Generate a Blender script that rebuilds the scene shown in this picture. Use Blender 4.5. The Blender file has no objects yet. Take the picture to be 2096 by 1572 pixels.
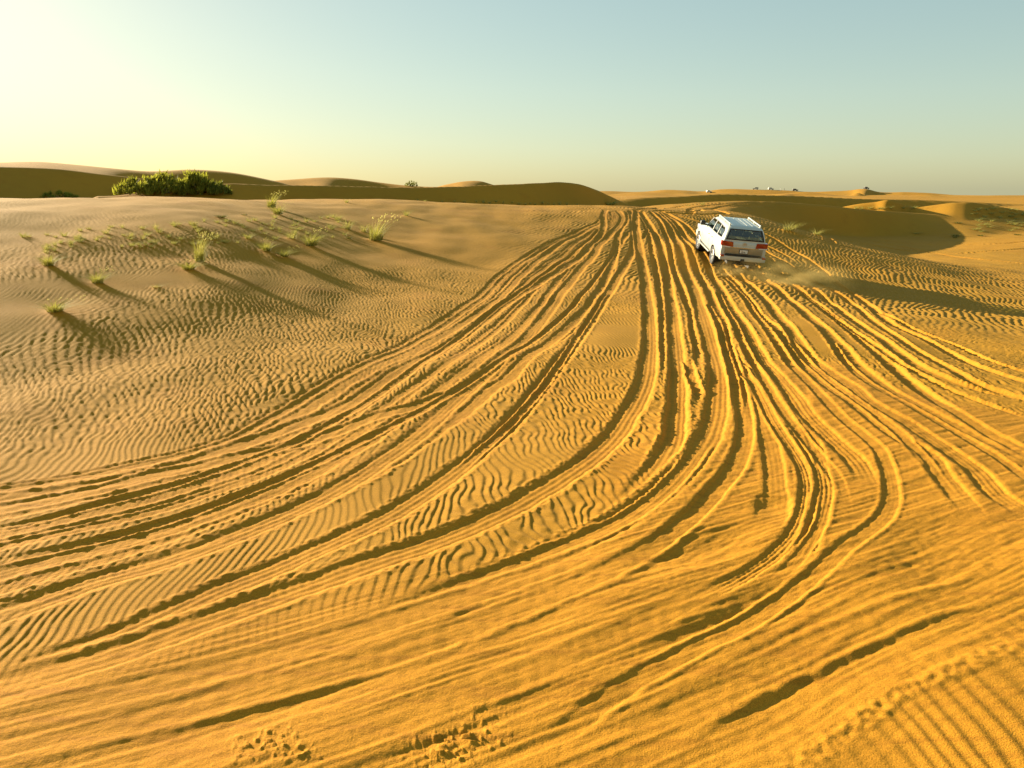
import bpy, bmesh, math, random
import numpy as np
from mathutils import Vector, Matrix, Euler, noise as mnoise

C = bpy.context.scene.collection
SC = bpy.context.scene
rad = math.radians

# ---------------------------------------------------------------- camera
cam_data = bpy.data.cameras.new('camera')
cam = bpy.data.objects.new('camera', cam_data); C.objects.link(cam)
cam.location = (0, 0, 3.36)
cam.rotation_euler = (rad(90 - 13.97), 0, 0)
cam_data.sensor_width = 36; cam_data.lens = 36*1600/2096
cam_data.clip_start = .1; cam_data.clip_end = 20000
SC.camera = cam

# ---------------------------------------------------------------- light
SUN_EL, SUN_AZ = 14.5, -50.0            # azimuth from +Y, negative = left
world = bpy.data.worlds.new('World'); SC.world = world; world.use_nodes = True
nt = world.node_tree; nt.nodes.clear()
out = nt.nodes.new('ShaderNodeOutputWorld'); bg = nt.nodes.new('ShaderNodeBackground')
sky = nt.nodes.new('ShaderNodeTexSky'); sky.sky_type = 'NISHITA'; sky.sun_disc = False
sky.sun_elevation = rad(SUN_EL); sky.sun_rotation = rad(SUN_AZ)
sky.air_density = 1.0; sky.dust_density = 1.0; sky.ozone_density = 1.5; sky.altitude = 100
gam = nt.nodes.new('ShaderNodeGamma'); gam.inputs['Gamma'].default_value = .44
tint = nt.nodes.new('ShaderNodeMix'); tint.data_type = 'RGBA'; tint.blend_type = 'MULTIPLY'; tint.inputs[0].default_value = 1
tint.inputs[7].default_value = (1.04, 1.10, .93, 1)
nt.links.new(sky.outputs[0], gam.inputs[0]); 
hs = nt.nodes.new('ShaderNodeHueSaturation'); hs.inputs['Saturation'].default_value = 1.45
nt.links.new(gam.outputs[0], hs.inputs['Color']); nt.links.new(hs.outputs[0], tint.inputs[6])
nt.links.new(tint.outputs[2], bg.inputs[0]); bg.inputs[1].default_value = .108
nt.links.new(bg.outputs[0], out.inputs[0])
sl = bpy.data.lights.new('sun', 'SUN'); sl.energy = 5.0; sl.angle = rad(.5); sl.color = (1, .86, .62)
sun = bpy.data.objects.new('sun', sl); C.objects.link(sun)
d = Vector((math.cos(rad(SUN_EL))*math.sin(rad(SUN_AZ)), math.cos(rad(SUN_EL))*math.cos(rad(SUN_AZ)), math.sin(rad(SUN_EL))))
sun.rotation_euler = d.to_track_quat('Z', 'Y').to_euler(); sun.location = d*50
SC.view_settings.view_transform = 'Standard'; SC.view_settings.look = 'None'
SC.view_settings.gamma = 1; SC.view_settings.use_curve_mapping = False
SC.view_settings.exposure = 1.65
SC.cycles.max_bounces = 6

# ---------------------------------------------------------------- terrain shape (numpy only)
CAM_H = 3.36
AZK = [-180.,-120.,-80.,-55.,-42.,-33.,-22.,-10.,0.,9.,16.,24.,33.,45.,70.,120.,180.]
RK = [0.,4.,8.,12.,16.,20.,25.,30.,36.,42.,50.,60.,80.,120.,300.,1000.,4000.]
ZT = [
 [0,0,0,0,0,0,0,0,0,0,0,0,0,0,0,-8,-60],
 [0,0,0,.1,.2,.3,.3,.3,.2,0,0,0,0,0,0,-8,-60],
 [0,0,.02,.2,.5,.9,1.2,1.4,1.4,1.2,1,1,1,0,0,-8,-60],
 [0,0,.05,.3,.8,1.4,2.0,2.4,2.4,2.2,2.0,2,2,1,0,-8,-60],
 [0,0,.05,.32,.85,1.45,2.1,2.45,2.45,2.3,2.2,2.2,2.2,1,0,-8,-60],
 [0,0,.05,.32,.85,1.45,2.08,2.45,2.42,2.2,2.1,2.1,2.1,1,0,-8,-60],
 [0,0,.03,.22,.62,1.18,1.88,2.30,2.45,2.2,1.6,1.4,1.3,1,0,-8,-60],
 [0,0,.02,.08,.22,.46,.88,1.38,1.95,2.3,1.7,1.0,.8,.5,0,-8,-60],
 [0,0,0,.02,.08,.2,.48,.9,1.45,1.95,1.7,.8,.3,0,0,-8,-60],
 [0,0,0,0,0,.04,.14,.42,1.05,1.72,1.72,1.2,.6,0,0,-8,-60],
 [0,0,0,0,-.02,-.04,-.06,.02,.5,1.12,1.35,1.0,.3,0,0,-8,-60],
 [0,0,0,-.02,-.08,-.2,-.38,-.42,-.22,-.02,-.5,-1.5,-1.9,-1.6,0,-8,-60],
 [0,0,0,-.06,-.18,-.36,-.64,-.86,-1.0,-1.2,-1.6,-1.9,-1.9,-1.6,0,-8,-60],
 [0,0,-.02,-.1,-.28,-.5,-.85,-1.15,-1.4,-1.6,-1.8,-1.9,-1.9,-1.6,0,-8,-60],
 [0,0,-.02,-.1,-.3,-.5,-.8,-1.,-1.2,-1.4,-1.6,-1.6,-1.6,-1.4,0,-8,-60],
 [0,0,0,-.05,-.1,-.2,-.3,-.4,-.5,-.5,-.6,-.6,-.6,-.6,0,-8,-60],
 [0,0,0,0,0,0,0,0,0,0,0,0,0,0,0,-8,-60]]

RK = [1.2*v for v in RK]
ZT = [[1.2*v for v in row] for row in ZT]

def hermite_w(knots, x):
    """weights of a smooth interpolating curve through the knots, one row per x"""
    k = np.asarray(knots, float); n = len(k); x = np.clip(np.asarray(x, float), k[0], k[-1])
    T = np.zeros((n, n))
    for i in range(1, n - 1):
        h0 = k[i] - k[i-1]; h1 = k[i+1] - k[i]
        T[i, i-1] = -h1/(h0*(h0+h1)); T[i, i+1] = h0/(h1*(h0+h1)); T[i, i] = -(T[i, i-1] + T[i, i+1])
    i = np.clip(np.searchsorted(k, x, side='right') - 1, 0, n - 2)
    h = k[i+1] - k[i]; t = (x - k[i])/h
    a = 2*t**3 - 3*t**2 + 1; b = t**3 - 2*t**2 + t; c = -2*t**3 + 3*t**2; d = t**3 - t**2
    W = np.zeros((len(x), n)); r = np.arange(len(x))
    W[r, i] += a; W[r, i+1] += c
    W += (b*h)[:, None]*T[i] + (d*h)[:, None]*T[i+1]
    return W

def smax(a, b, k):
    h = np.clip(.5 + .5*(a - b)/k, 0, 1)
    return b + (a - b)*h + k*h*(1 - h)

def ridge_terms(R, az):
    """distance, crest height, front slope along azimuth"""
    P = np.array(R['pts']); w = np.interp
    off = np.maximum(0, np.maximum(P[0, 0] - az, az - P[-1, 0]))
    W = hermite_w(P[:, 0], az); D = W @ P[:, 1]
    return D, W @ P[:, 2] - off*D*.007, np.maximum(.02, W @ P[:, 3])

def apply_ridges(z, r, az, grid):
    for R in RIDGES:
        D, zc, f = ridge_terms(R, az)
        if grid: D, zc, f = D[:, None], zc[:, None], f[:, None]
        q = R['round']*D/100.
        d = r - D
        # rounded crest: steep towards the near side, gentle behind
        e = np.where(d < 0, f*(np.sqrt(d*d + q*q) - q), R['back']*(np.sqrt(d*d + q*q) - q))
        c = zc - e
        z = smax(c, z, .1 + .002*D) if R.get('add') is None else z
    return z

def base_points(x, y):
    x = np.atleast_1d(np.asarray(x, float)); y = np.atleast_1d(np.asarray(y, float))
    az = np.degrees(np.arctan2(x, y)); r = np.hypot(x, y)
    z = np.einsum('ij,ij->i', hermite_w(AZK, az) @ np.array(ZT), hermite_w(RK, r))
    return apply_ridges(z, r, az, False)

def base_grid(az, r):
    z = hermite_w(AZK, az) @ np.array(ZT) @ hermite_w(RK, r).T
    return apply_ridges(z, r[None, :], az, True)
# ---------------------------------------------------------------- end of terrain shape

# ---------------------------------------------------------------- places (metres, camera over the origin)
RIDGES = [
 {'round': 1.0, 'back': 0.1, 'pts': [(0.07, 720.0, -1.73, 0.1), (6.82, 720.0, 2.1, 0.1), (8.36, 720.0, 1.68, 0.1), (9.71, 720.0, 2.11, 0.12), (10.88, 720.0, 3.36, 0.15), (12.05, 720.0, 2.95, 0.1), (13.38, 720.0, 2.12, 0.1), (14.52, 720.0, 3.77, 0.14), (15.33, 720.0, 4.18, 0.14), (16.61, 720.0, 3.36, 0.1), (18.83, 720.0, 2.56, 0.1), (20.07, 720.0, 1.77, 0.1), (21.59, 720.0, 2.18, 0.1), (22.92, 720.0, 2.97, 0.1), (23.35, 720.0, 3.75, 0.08), (23.79, 720.0, 3.75, 0.08), (24.39, 720.0, 1.81, 0.2), (25.96, 720.0, 1.45, 0.15), (27.35, 720.0, 0.72, 0.1), (28.72, 720.0, -0.73, 0.15), (30.05, 720.0, -1.42, 0.1), (31.33, 720.0, -0.99, 0.08), (32.5, 720.0, -2.37, 0.12), (36.15, 720.0, -1.1, 0.12), (39.41, 720.0, -1.23, 0.1)]},
 {'round': 0.6, 'back': 0.1, 'pts': [(3.55, 420.0, -0.84, 0.15), (6.65, 420.0, 0.66, 0.15), (8.7, 420.0, 1.89, 0.15), (12.07, 420.0, 1.18, 0.1), (15.35, 420.0, 1.69, 0.1), (17.27, 420.0, 1.0, 0.1), (19.16, 420.0, 1.26, 0.1), (19.77, 420.0, 1.73, 0.3), (21.61, 420.0, 0.83, 0.1), (22.66, 420.0, 0.16, 0.2), (23.23, 420.0, 1.54, 0.5), (23.84, 420.0, 0.19, 0.4), (25.99, 420.0, 0.24, 0.1), (26.81, 420.0, 0.93, 0.4), (27.5, 420.0, 1.16, 0.4), (28.73, 420.0, 0.1, 0.1), (32.53, 420.0, -1.45, 0.1), (37.29, 420.0, -0.58, 0.1)]},
 {'round': 1.5, 'back': 0.1, 'pts': [(-43.04, 180.0, 6.29, 0.12), (-32.23, 180.0, 8.25, 0.12), (-30.21, 180.0, 8.54, 0.12), (-28.39, 180.0, 8.17, 0.12), (-26.24, 180.0, 7.51, 0.14), (-24.28, 180.0, 7.01, 0.3), (-21.34, 180.0, 7.38, 0.4), (-19.23, 180.0, 6.94, 0.4), (-16.44, 180.0, 5.29, 0.3), (-14.54, 180.0, 3.98, 0.3)]},
 {'round': 1.0, 'back': 0.1, 'pts': [(-19.93, 240.0, 3.76, 0.2), (-17.72, 240.0, 5.37, 0.2), (-15.15, 240.0, 6.35, 0.2), (-12.54, 240.0, 6.79, 0.2), (-11.22, 240.0, 6.4, 0.35), (-9.21, 240.0, 5.31, 0.35), (-7.52, 240.0, 4.48, 0.2), (-5.13, 240.0, 3.92, 0.2)]},
 {'round': 0.7, 'back': 0.1, 'pts': [(-5.82, 168.0, 3.75, 0.15), (-4.6, 168.0, 4.44, 0.15), (-3.39, 168.0, 5.03, 0.12), (-2.18, 168.0, 5.04, 0.2), (-1.32, 168.0, 4.35, 0.3), (0.07, 168.0, 3.56, 0.2)]},
 {'round': 0.2, 'back': 0.02, 'pts': [(-43.04, 132.0, 5.51, 0.4), (-32.26, 132.0, 6.56, 0.4), (-29.22, 132.0, 6.26, 0.45), (-27.11, 132.0, 5.63, 0.45), (-25.18, 132.0, 5.11, 0.45), (-23.48, 132.0, 4.57, 0.4), (-19.29, 132.0, 4.09, 0.3), (-15.2, 132.0, 3.51, 0.3)]},
 {'round': 0.25, 'back': 0.03, 'pts': [(-27.27, 74.4, 2.81, 0.3), (-23.53, 74.4, 3.36, 0.3), (-20.82, 74.4, 3.81, 0.4), (-19.29, 74.4, 3.9, 0.45), (-16.47, 75.6, 3.74, 0.5), (-11.91, 79.2, 3.68, 0.5), (-6.16, 84.0, 3.56, 0.5), (-1.67, 88.8, 3.83, 0.5), (1.8, 93.6, 4.07, 0.52), (3.53, 98.4, 4.22, 0.55), (4.92, 103.2, 3.96, 0.55), (5.96, 108.0, 3.36, 0.5), (7.0, 112.8, 2.5, 0.45), (8.73, 117.6, 1.16, 0.3)]},
 {'round': 0.8, 'back': 0.05, 'pts': [(5.29, 150.0, 0.53, 0.3), (6.67, 152.4, 1.21, 0.3), (8.71, 156.0, 1.81, 0.35), (12.07, 164.4, 2.03, 0.5), (14.71, 174.0, 2.27, 0.6), (17.28, 184.8, 2.22, 0.6), (20.09, 196.8, 1.94, 0.6), (23.11, 211.2, 1.41, 0.6), (26.01, 225.6, 0.85, 0.5), (30.1, 240.0, 0.05, 0.4), (33.88, 258.0, -0.69, 0.3)]},
 {'round': 0.12, 'back': 0.06, 'pts': [(18.09, 129.6, -2.66, 0.3), (20.51, 129.6, -0.38, 0.3), (22.28, 129.6, 0.81, 0.4), (23.3, 129.6, 1.32, 0.5), (24.31, 129.6, 1.62, 0.6), (25.21, 129.6, 1.91, 0.6), (26.04, 133.2, 1.24, 0.6), (27.2, 139.2, 0.13, 0.5), (28.9, 141.6, -1.21, 0.4), (31.61, 141.6, -2.89, 0.3)]},
 {'round': 0.12, 'back': 0.08, 'pts': [(21.74, 134.4, -0.94, 0.3), (24.66, 134.4, 0.03, 0.3), (26.35, 134.4, 0.58, 0.3), (27.71, 134.4, 1.11, 0.3), (29.05, 134.4, 1.49, 0.3), (29.84, 135.6, 1.48, 0.3), (30.64, 138.0, 1.11, 0.4), (31.94, 141.6, 0.51, 0.3), (33.96, 144.0, -0.32, 0.2), (36.36, 144.0, -1.26, 0.2)]},
 {'round': 0.9, 'back': 0.06, 'pts': [(5.31, 79.2, 0.93, 0.08), (8.74, 84.0, 1.54, 0.06), (11.43, 85.2, 1.93, 0.06), (13.75, 87.6, 2.1, 0.06), (16.03, 91.2, 2.17, 0.1), (18.57, 96.0, 2.02, 0.35), (21.67, 105.6, 1.45, 0.6), (23.48, 112.8, 0.91, 0.6), (26.09, 122.4, 0.36, 0.35), (28.87, 129.6, -0.21, 0.14), (32.69, 134.4, -0.94, 0.12), (37.52, 138.0, -1.66, 0.2)]},
]
TRACKS = [
 {'hw': 0.45, 'd': 0.06, 'b': 0.018, 'soft': 1, 'rough': 0.3, 'tread': 0, 'taper': (1.0, 1.0), 'p': [(0.42, 5.89), (0.21, 5.7), (0.01, 5.49), (-0.24, 5.31), (-0.53, 5.1)]},
 {'hw': 0.3, 'd': 0.06, 'b': 0.018, 'soft': 1, 'rough': 0.3, 'tread': 0, 'taper': (1.0, 1.0), 'p': [(1.02, 6.76), (0.93, 6.59), (0.66, 6.33), (0.3, 5.99), (0.01, 5.7), (-0.31, 5.42)]},
 {'hw': 0.2, 'd': 0.072, 'b': 0.03, 'soft': 0.6, 'rough': 0.3, 'tread': 0, 'taper': (1.0, 1.0), 'p': [(0.22, 6.28), (0.01, 6.05), (-0.17, 5.83), (-0.32, 5.61), (-0.43, 5.45), (-0.55, 5.26), (-0.67, 5.01)]},
 {'hw': 0.32, 'd': 0.12, 'b': 0.036, 'soft': 1, 'rough': 0.25, 'tread': 0, 'taper': (2.0, 1.5), 'p': [(-0.57, 5.49), (-0.85, 5.25), (-1.11, 5.0), (-1.31, 4.83), (-1.49, 4.64), (-1.65, 4.51), (-1.84, 4.38), (-2.09, 4.22), (-2.39, 3.99), (-2.57, 3.88)]},
 {'hw': 0.3, 'd': 0.09, 'b': 0.03, 'soft': 0.8, 'rough': 0.5, 'tread': 0, 'taper': (1.0, 1.0), 'p': [(2.13, 7.47), (1.68, 7.05), (1.46, 6.78), (1.19, 6.66), (0.93, 6.37), (0.64, 6.11)]},
 {'hw': 0.22, 'd': 0.072, 'b': 0.024, 'soft': 0.8, 'rough': 0.5, 'tread': 0, 'taper': (1.0, 1.0), 'p': [(2.64, 7.66), (2.34, 7.35), (2.07, 7.05), (1.82, 6.81), (1.55, 6.64), (1.3, 6.48)]},
 {'hw': 0.2, 'd': 0.06, 'b': 0.024, 'soft': 0.8, 'rough': 0.4, 'tread': 0, 'taper': (1.0, 1.0), 'p': [(3.02, 6.46), (2.82, 6.42), (2.61, 6.26), (2.4, 6.09), (2.12, 5.86), (1.87, 5.7), (1.63, 5.53), (1.43, 5.36), (1.21, 5.19), (0.96, 5.01), (0.76, 4.83)]},
 {'hw': 0.36, 'd': 0.162, 'b': 0.042, 'soft': 1, 'rough': 0.25, 'tread': 0, 'taper': (2.0, 1.5), 'p': [(0.64, 4.7), (0.5, 4.56), (0.38, 4.45), (0.27, 4.32), (0.16, 4.2), (0.01, 4.01), (-0.11, 3.87)]},
 {'hw': 0.45, 'd': 0.048, 'b': 0.03, 'soft': 1, 'rough': 0.25, 'tread': 0, 'taper': (2.0, 1.5), 'p': [(4.67, 6.15), (4.13, 5.95), (3.61, 5.77), (3.11, 5.56), (2.86, 5.44), (2.52, 5.26), (2.29, 5.13), (2.08, 4.97), (1.9, 4.83), (1.68, 4.67), (1.47, 4.51), (1.18, 4.38), (0.93, 4.3), (0.6, 4.1)]},
 {'hw': 0.3, 'd': 0.036, 'b': 0.018, 'soft': 1, 'rough': 0.3, 'tread': 0, 'taper': (1.0, 1.0), 'p': [(5.09, 7.89), (4.66, 7.59), (4.17, 7.23), (3.81, 6.9), (3.55, 6.55)]},
 {'hw': 0.4, 'd': 0.036, 'b': 0.018, 'soft': 1, 'rough': 0.3, 'tread': 0, 'taper': (1.0, 1.0), 'p': [(5.69, 7.67), (5.09, 7.29), (4.48, 6.92), (3.95, 6.55), (3.39, 6.13), (2.97, 5.86)]},
 {'hw': 0.3, 'd': 0.054, 'b': 0.018, 'soft': 1, 'rough': 0.8, 'tread': 0, 'taper': (1.0, 1.0), 'p': [(0.53, 4.89), (0.17, 4.7), (-0.07, 4.61), (-0.36, 4.36), (-0.52, 4.23)]},
 {'hw': 0.3, 'd': 0.066, 'b': 0.024, 'soft': 0.8, 'rough': 1.0, 'tread': 0, 'taper': (1.0, 1.0), 'p': [(-0.12, 4.32), (-0.27, 4.23), (-0.45, 4.14), (-0.62, 4.07), (-0.84, 3.96)]},
 {'hw': 0.3, 'd': 0.024, 'b': 0.03, 'soft': 1, 'rough': 0.3, 'tread': 0, 'taper': (1.0, 1.0), 'p': [(2.15, 4.59), (1.83, 4.44), (1.59, 4.3), (1.28, 4.04)]},
 {'hw': 0.3, 'd': 0.03, 'b': 0.018, 'soft': 1, 'rough': 0.5, 'tread': 0, 'taper': (1.0, 1.0), 'p': [(-1.5, 4.7), (-2.02, 4.3), (-2.4, 4.12), (-2.73, 3.91)]},
 {'hw': 0.4, 'd': 0.024, 'b': 0.03, 'soft': 1, 'rough': 0.5, 'tread': 0, 'taper': (1.0, 1.0), 'p': [(-0.93, 5.35), (-1.55, 4.86), (-2.11, 4.54), (-2.64, 4.3), (-3.21, 3.99)]},
 {'hw': 0.09, 'd': 0.013, 'b': 0.01, 'soft': 0, 'rough': 1.2, 'tread': 0.6, 'taper': (1, 1), 'p': [(5.37, 47.79), (5.19, 46.39), (4.77, 44.49), (4.15, 42.92), (3.51, 41.34), (2.87, 39.75), (2.26, 38.15), (1.71, 36.53), (1.21, 34.91), (0.79, 33.27), (0.43, 31.61), (0.1, 29.95), (-0.2, 28.28), (-0.45, 26.59), (-0.63, 24.89), (-0.83, 23.18), (-1.15, 21.49), (-1.51, 19.81), (-1.82, 18.12), (-2.19, 16.44), (-2.62, 14.79), (-3.09, 13.15), (-3.47, 11.49), (-3.89, 9.87), (-4.99, 8.6), (-6.47, 7.75)]},
 {'hw': 0.12, 'd': 0.013, 'b': 0.01, 'soft': 0, 'rough': 1.2, 'tread': 0.6, 'taper': (1, 1), 'p': [(5.4, 47.84), (5.22, 46.43), (4.81, 44.53), (4.2, 42.95), (3.57, 41.37), (2.94, 39.78), (2.34, 38.17), (1.77, 36.55), (1.25, 34.91), (0.79, 33.27), (0.39, 31.61), (0.02, 29.96), (-0.32, 28.29), (-0.6, 26.62), (-0.8, 24.93), (-1.0, 23.24), (-1.33, 21.57), (-1.68, 19.89), (-1.98, 18.2), (-2.32, 16.53), (-2.73, 14.86), (-3.19, 13.22), (-3.56, 11.57), (-3.98, 9.95), (-5.09, 8.71), (-6.6, 7.91)]},
 {'hw': 0.14, 'd': 0.013, 'b': 0.01, 'soft': 0, 'rough': 1.2, 'tread': 0.6, 'taper': (1, 1), 'p': [(5.47, 47.95), (5.3, 46.52), (4.89, 44.6), (4.27, 42.99), (3.62, 41.4), (2.98, 39.79), (2.38, 38.19), (1.86, 36.56), (1.41, 34.93), (1.03, 33.27), (0.68, 31.61), (0.36, 29.93), (0.07, 28.24), (-0.2, 26.54), (-0.41, 24.83), (-0.65, 23.12), (-1.0, 21.44), (-1.4, 19.76), (-1.76, 18.09), (-2.15, 16.42), (-2.6, 14.77), (-3.08, 13.14), (-3.45, 11.48), (-3.86, 9.84), (-4.94, 8.54), (-6.39, 7.65)]},
 {'hw': 0.09, 'd': 0.013, 'b': 0.01, 'soft': 0, 'rough': 1.2, 'tread': 0.6, 'taper': (1, 1), 'p': [(5.55, 48.08), (5.39, 46.62), (5.0, 44.7), (4.41, 43.09), (3.79, 41.48), (3.16, 39.86), (2.55, 38.23), (1.98, 36.59), (1.47, 34.93), (1.01, 33.27), (0.6, 31.61), (0.23, 29.94), (-0.1, 28.26), (-0.39, 26.58), (-0.6, 24.88), (-0.81, 23.18), (-1.14, 21.49), (-1.51, 19.81), (-1.83, 18.12), (-2.19, 16.45), (-2.63, 14.79), (-3.1, 13.16), (-3.5, 11.51), (-3.93, 9.9), (-5.05, 8.66), (-6.57, 7.87)]},
 {'hw': 0.12, 'd': 0.013, 'b': 0.01, 'soft': 0, 'rough': 1.2, 'tread': 0.6, 'taper': (1, 1), 'p': [(5.59, 48.15), (5.45, 46.69), (5.09, 44.78), (4.53, 43.17), (3.95, 41.56), (3.37, 39.93), (2.79, 38.3), (2.26, 36.64), (1.78, 34.96), (1.33, 33.28), (0.92, 31.6), (0.54, 29.91), (0.21, 28.22), (-0.08, 26.52), (-0.29, 24.8), (-0.51, 23.07), (-0.81, 21.36), (-1.14, 19.65), (-1.43, 17.92), (-1.77, 16.2), (-2.17, 14.49), (-2.61, 12.79), (-2.98, 11.09), (-3.46, 9.44), (-4.55, 8.12), (-6.0, 7.18)]},
 {'hw': 0.14, 'd': 0.013, 'b': 0.01, 'soft': 0, 'rough': 1.2, 'tread': 0.6, 'taper': (1, 1), 'p': [(5.7, 48.32), (5.57, 46.82), (5.2, 44.88), (4.62, 43.22), (4.0, 41.58), (3.37, 39.94), (2.77, 38.29), (2.25, 36.64), (1.82, 34.97), (1.42, 33.29), (1.06, 31.6), (0.72, 29.9), (0.41, 28.19), (0.13, 26.47), (-0.12, 24.75), (-0.38, 23.03), (-0.75, 21.33), (-1.15, 19.65), (-1.52, 17.96), (-1.94, 16.29), (-2.4, 14.64), (-2.89, 13.0), (-3.28, 11.34), (-3.73, 9.7), (-4.81, 8.4), (-6.25, 7.49)]},
 {'hw': 0.09, 'd': 0.013, 'b': 0.01, 'soft': 0, 'rough': 1.2, 'tread': 0.6, 'taper': (1, 1), 'p': [(5.79, 48.47), (5.68, 46.95), (5.36, 45.02), (4.85, 43.37), (4.31, 41.73), (3.77, 40.08), (3.25, 38.42), (2.76, 36.73), (2.34, 35.02), (1.91, 33.3), (1.47, 31.59), (1.08, 29.87), (0.71, 28.15), (0.39, 26.42), (0.12, 24.69), (-0.13, 22.95), (-0.45, 21.22), (-0.78, 19.48), (-1.07, 17.73), (-1.41, 15.98), (-1.79, 14.23), (-2.19, 12.49), (-2.55, 10.74), (-3.05, 9.04), (-4.1, 7.63), (-5.49, 6.56)]},
 {'hw': 0.12, 'd': 0.013, 'b': 0.01, 'soft': 0, 'rough': 1.2, 'tread': 0.6, 'taper': (1, 1), 'p': [(5.92, 48.68), (5.82, 47.11), (5.51, 45.16), (5.0, 43.47), (4.46, 41.8), (3.91, 40.13), (3.39, 38.46), (2.91, 36.76), (2.52, 35.03), (2.09, 33.31), (1.64, 31.59), (1.23, 29.86), (0.85, 28.13), (0.49, 26.4), (0.18, 24.67), (-0.12, 22.94), (-0.48, 21.23), (-0.86, 19.51), (-1.18, 17.79), (-1.55, 16.06), (-1.95, 14.34), (-2.37, 12.62), (-2.72, 10.88), (-3.2, 9.19), (-4.25, 7.79), (-5.64, 6.75)]},
 {'hw': 0.14, 'd': 0.013, 'b': 0.01, 'soft': 0, 'rough': 1.2, 'tread': 0.6, 'taper': (1, 1), 'p': [(6.01, 48.82), (5.94, 47.24), (5.65, 45.29), (5.18, 43.59), (4.67, 41.9), (4.15, 40.22), (3.67, 38.53), (3.22, 36.82), (2.87, 35.07), (2.48, 33.32), (2.05, 31.58), (1.66, 29.82), (1.3, 28.06), (0.96, 26.31), (0.65, 24.54), (0.34, 22.79), (0.0, 21.03), (-0.35, 19.28), (-0.67, 17.52), (-1.04, 15.76), (-1.43, 14.0), (-1.82, 12.22), (-2.18, 10.44), (-2.71, 8.7), (-3.73, 7.22), (-5.04, 6.02)]},
 {'hw': 0.09, 'd': 0.013, 'b': 0.01, 'soft': 0, 'rough': 1.2, 'tread': 0.6, 'taper': (1, 1), 'p': [(6.1, 48.96), (6.05, 47.37), (5.79, 45.42), (5.32, 43.69), (4.8, 41.96), (4.22, 40.25), (3.65, 38.53), (3.12, 36.8), (2.72, 35.05), (2.29, 33.31), (1.87, 31.58), (1.51, 29.84), (1.19, 28.08), (0.91, 26.32), (0.66, 24.54), (0.4, 22.77), (0.09, 21.0), (-0.24, 19.23), (-0.57, 17.47), (-0.99, 15.73), (-1.45, 14.01), (-1.92, 12.29), (-2.36, 10.58), (-2.94, 8.93), (-4.03, 7.55), (-5.43, 6.49)]},
 {'hw': 0.12, 'd': 0.013, 'b': 0.01, 'soft': 0, 'rough': 1.2, 'tread': 0.6, 'taper': (1, 1), 'p': [(6.23, 49.18), (6.2, 47.55), (5.96, 45.57), (5.51, 43.81), (5.01, 42.07), (4.47, 40.34), (3.97, 38.61), (3.53, 36.87), (3.22, 35.1), (2.87, 33.33), (2.48, 31.57), (2.14, 29.79), (1.82, 27.99), (1.51, 26.19), (1.19, 24.4), (0.87, 22.61), (0.52, 20.82), (0.16, 19.05), (-0.2, 17.28), (-0.65, 15.52), (-1.1, 13.77), (-1.53, 12.01), (-1.93, 10.23), (-2.51, 8.51), (-3.52, 7.0), (-4.81, 5.73)]},
 {'hw': 0.14, 'd': 0.013, 'b': 0.01, 'soft': 0, 'rough': 1.2, 'tread': 0.6, 'taper': (1, 1), 'p': [(6.34, 49.36), (6.34, 47.7), (6.13, 45.73), (5.71, 43.94), (5.22, 42.17), (4.66, 40.41), (4.1, 38.65), (3.6, 36.89), (3.24, 35.1), (2.83, 33.33), (2.41, 31.57), (2.05, 29.79), (1.74, 28.0), (1.45, 26.21), (1.17, 24.4), (0.89, 22.6), (0.58, 20.8), (0.25, 19.01), (-0.1, 17.22), (-0.55, 15.46), (-1.02, 13.72), (-1.49, 11.98), (-1.95, 10.25), (-2.58, 8.58), (-3.66, 7.15), (-5.01, 5.98)]},
 {'hw': 0.09, 'd': 0.013, 'b': 0.01, 'soft': 0, 'rough': 1.2, 'tread': 0.6, 'taper': (1, 1), 'p': [(6.4, 49.44), (6.42, 47.79), (6.23, 45.82), (5.85, 44.03), (5.39, 42.25), (4.87, 40.48), (4.34, 38.71), (3.84, 36.93), (3.49, 35.13), (3.07, 33.34), (2.63, 31.56), (2.26, 29.78), (1.94, 27.97), (1.66, 26.16), (1.38, 24.35), (1.11, 22.53), (0.83, 20.7), (0.54, 18.87), (0.23, 17.05), (-0.2, 15.25), (-0.65, 13.47), (-1.09, 11.69), (-1.54, 9.92), (-2.21, 8.22), (-3.29, 6.74), (-4.61, 5.49)]},
 {'hw': 0.17, 'd': 0.0209, 'b': 0.012, 'soft': 0.0, 'rough': 1.0, 'tread': 0.5, 'taper': (1.0, 1.0), 'p': [(5.81, 49.61), (5.27, 46.1), (4.99, 43.26), (4.19, 38.86), (3.17, 34.68), (1.77, 29.61), (0.69, 25.54), (-0.13, 22.51), (-0.77, 19.63), (-1.25, 17.23), (-1.67, 15.55), (-2.19, 13.71), (-2.67, 11.83), (-3.17, 10.84), (-3.6, 10.02), (-4.05, 9.17), (-4.55, 8.59), (-5.18, 8.19), (-5.93, 7.7)]},
 {'hw': 0.16, 'd': 0.0209, 'b': 0.014, 'soft': 0.0, 'rough': 1.0, 'tread': 0.5, 'taper': (1.0, 1.0), 'p': [(6.6, 42.69), (5.94, 40.96), (4.8, 36.35), (4.06, 31.73), (3.21, 27.07), (2.47, 23.25), (1.9, 20.77), (1.41, 18.77), (0.81, 16.95), (0.17, 15.34), (-0.32, 13.96), (-0.63, 13.09), (-1.15, 12.57), (-1.5, 12.0), (-2.04, 11.39), (-2.51, 10.61), (-2.95, 10.04), (-3.38, 9.62), (-3.88, 9.05), (-4.26, 8.76), (-4.67, 8.26), (-5.46, 7.77), (-6.02, 7.46)]},
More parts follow.
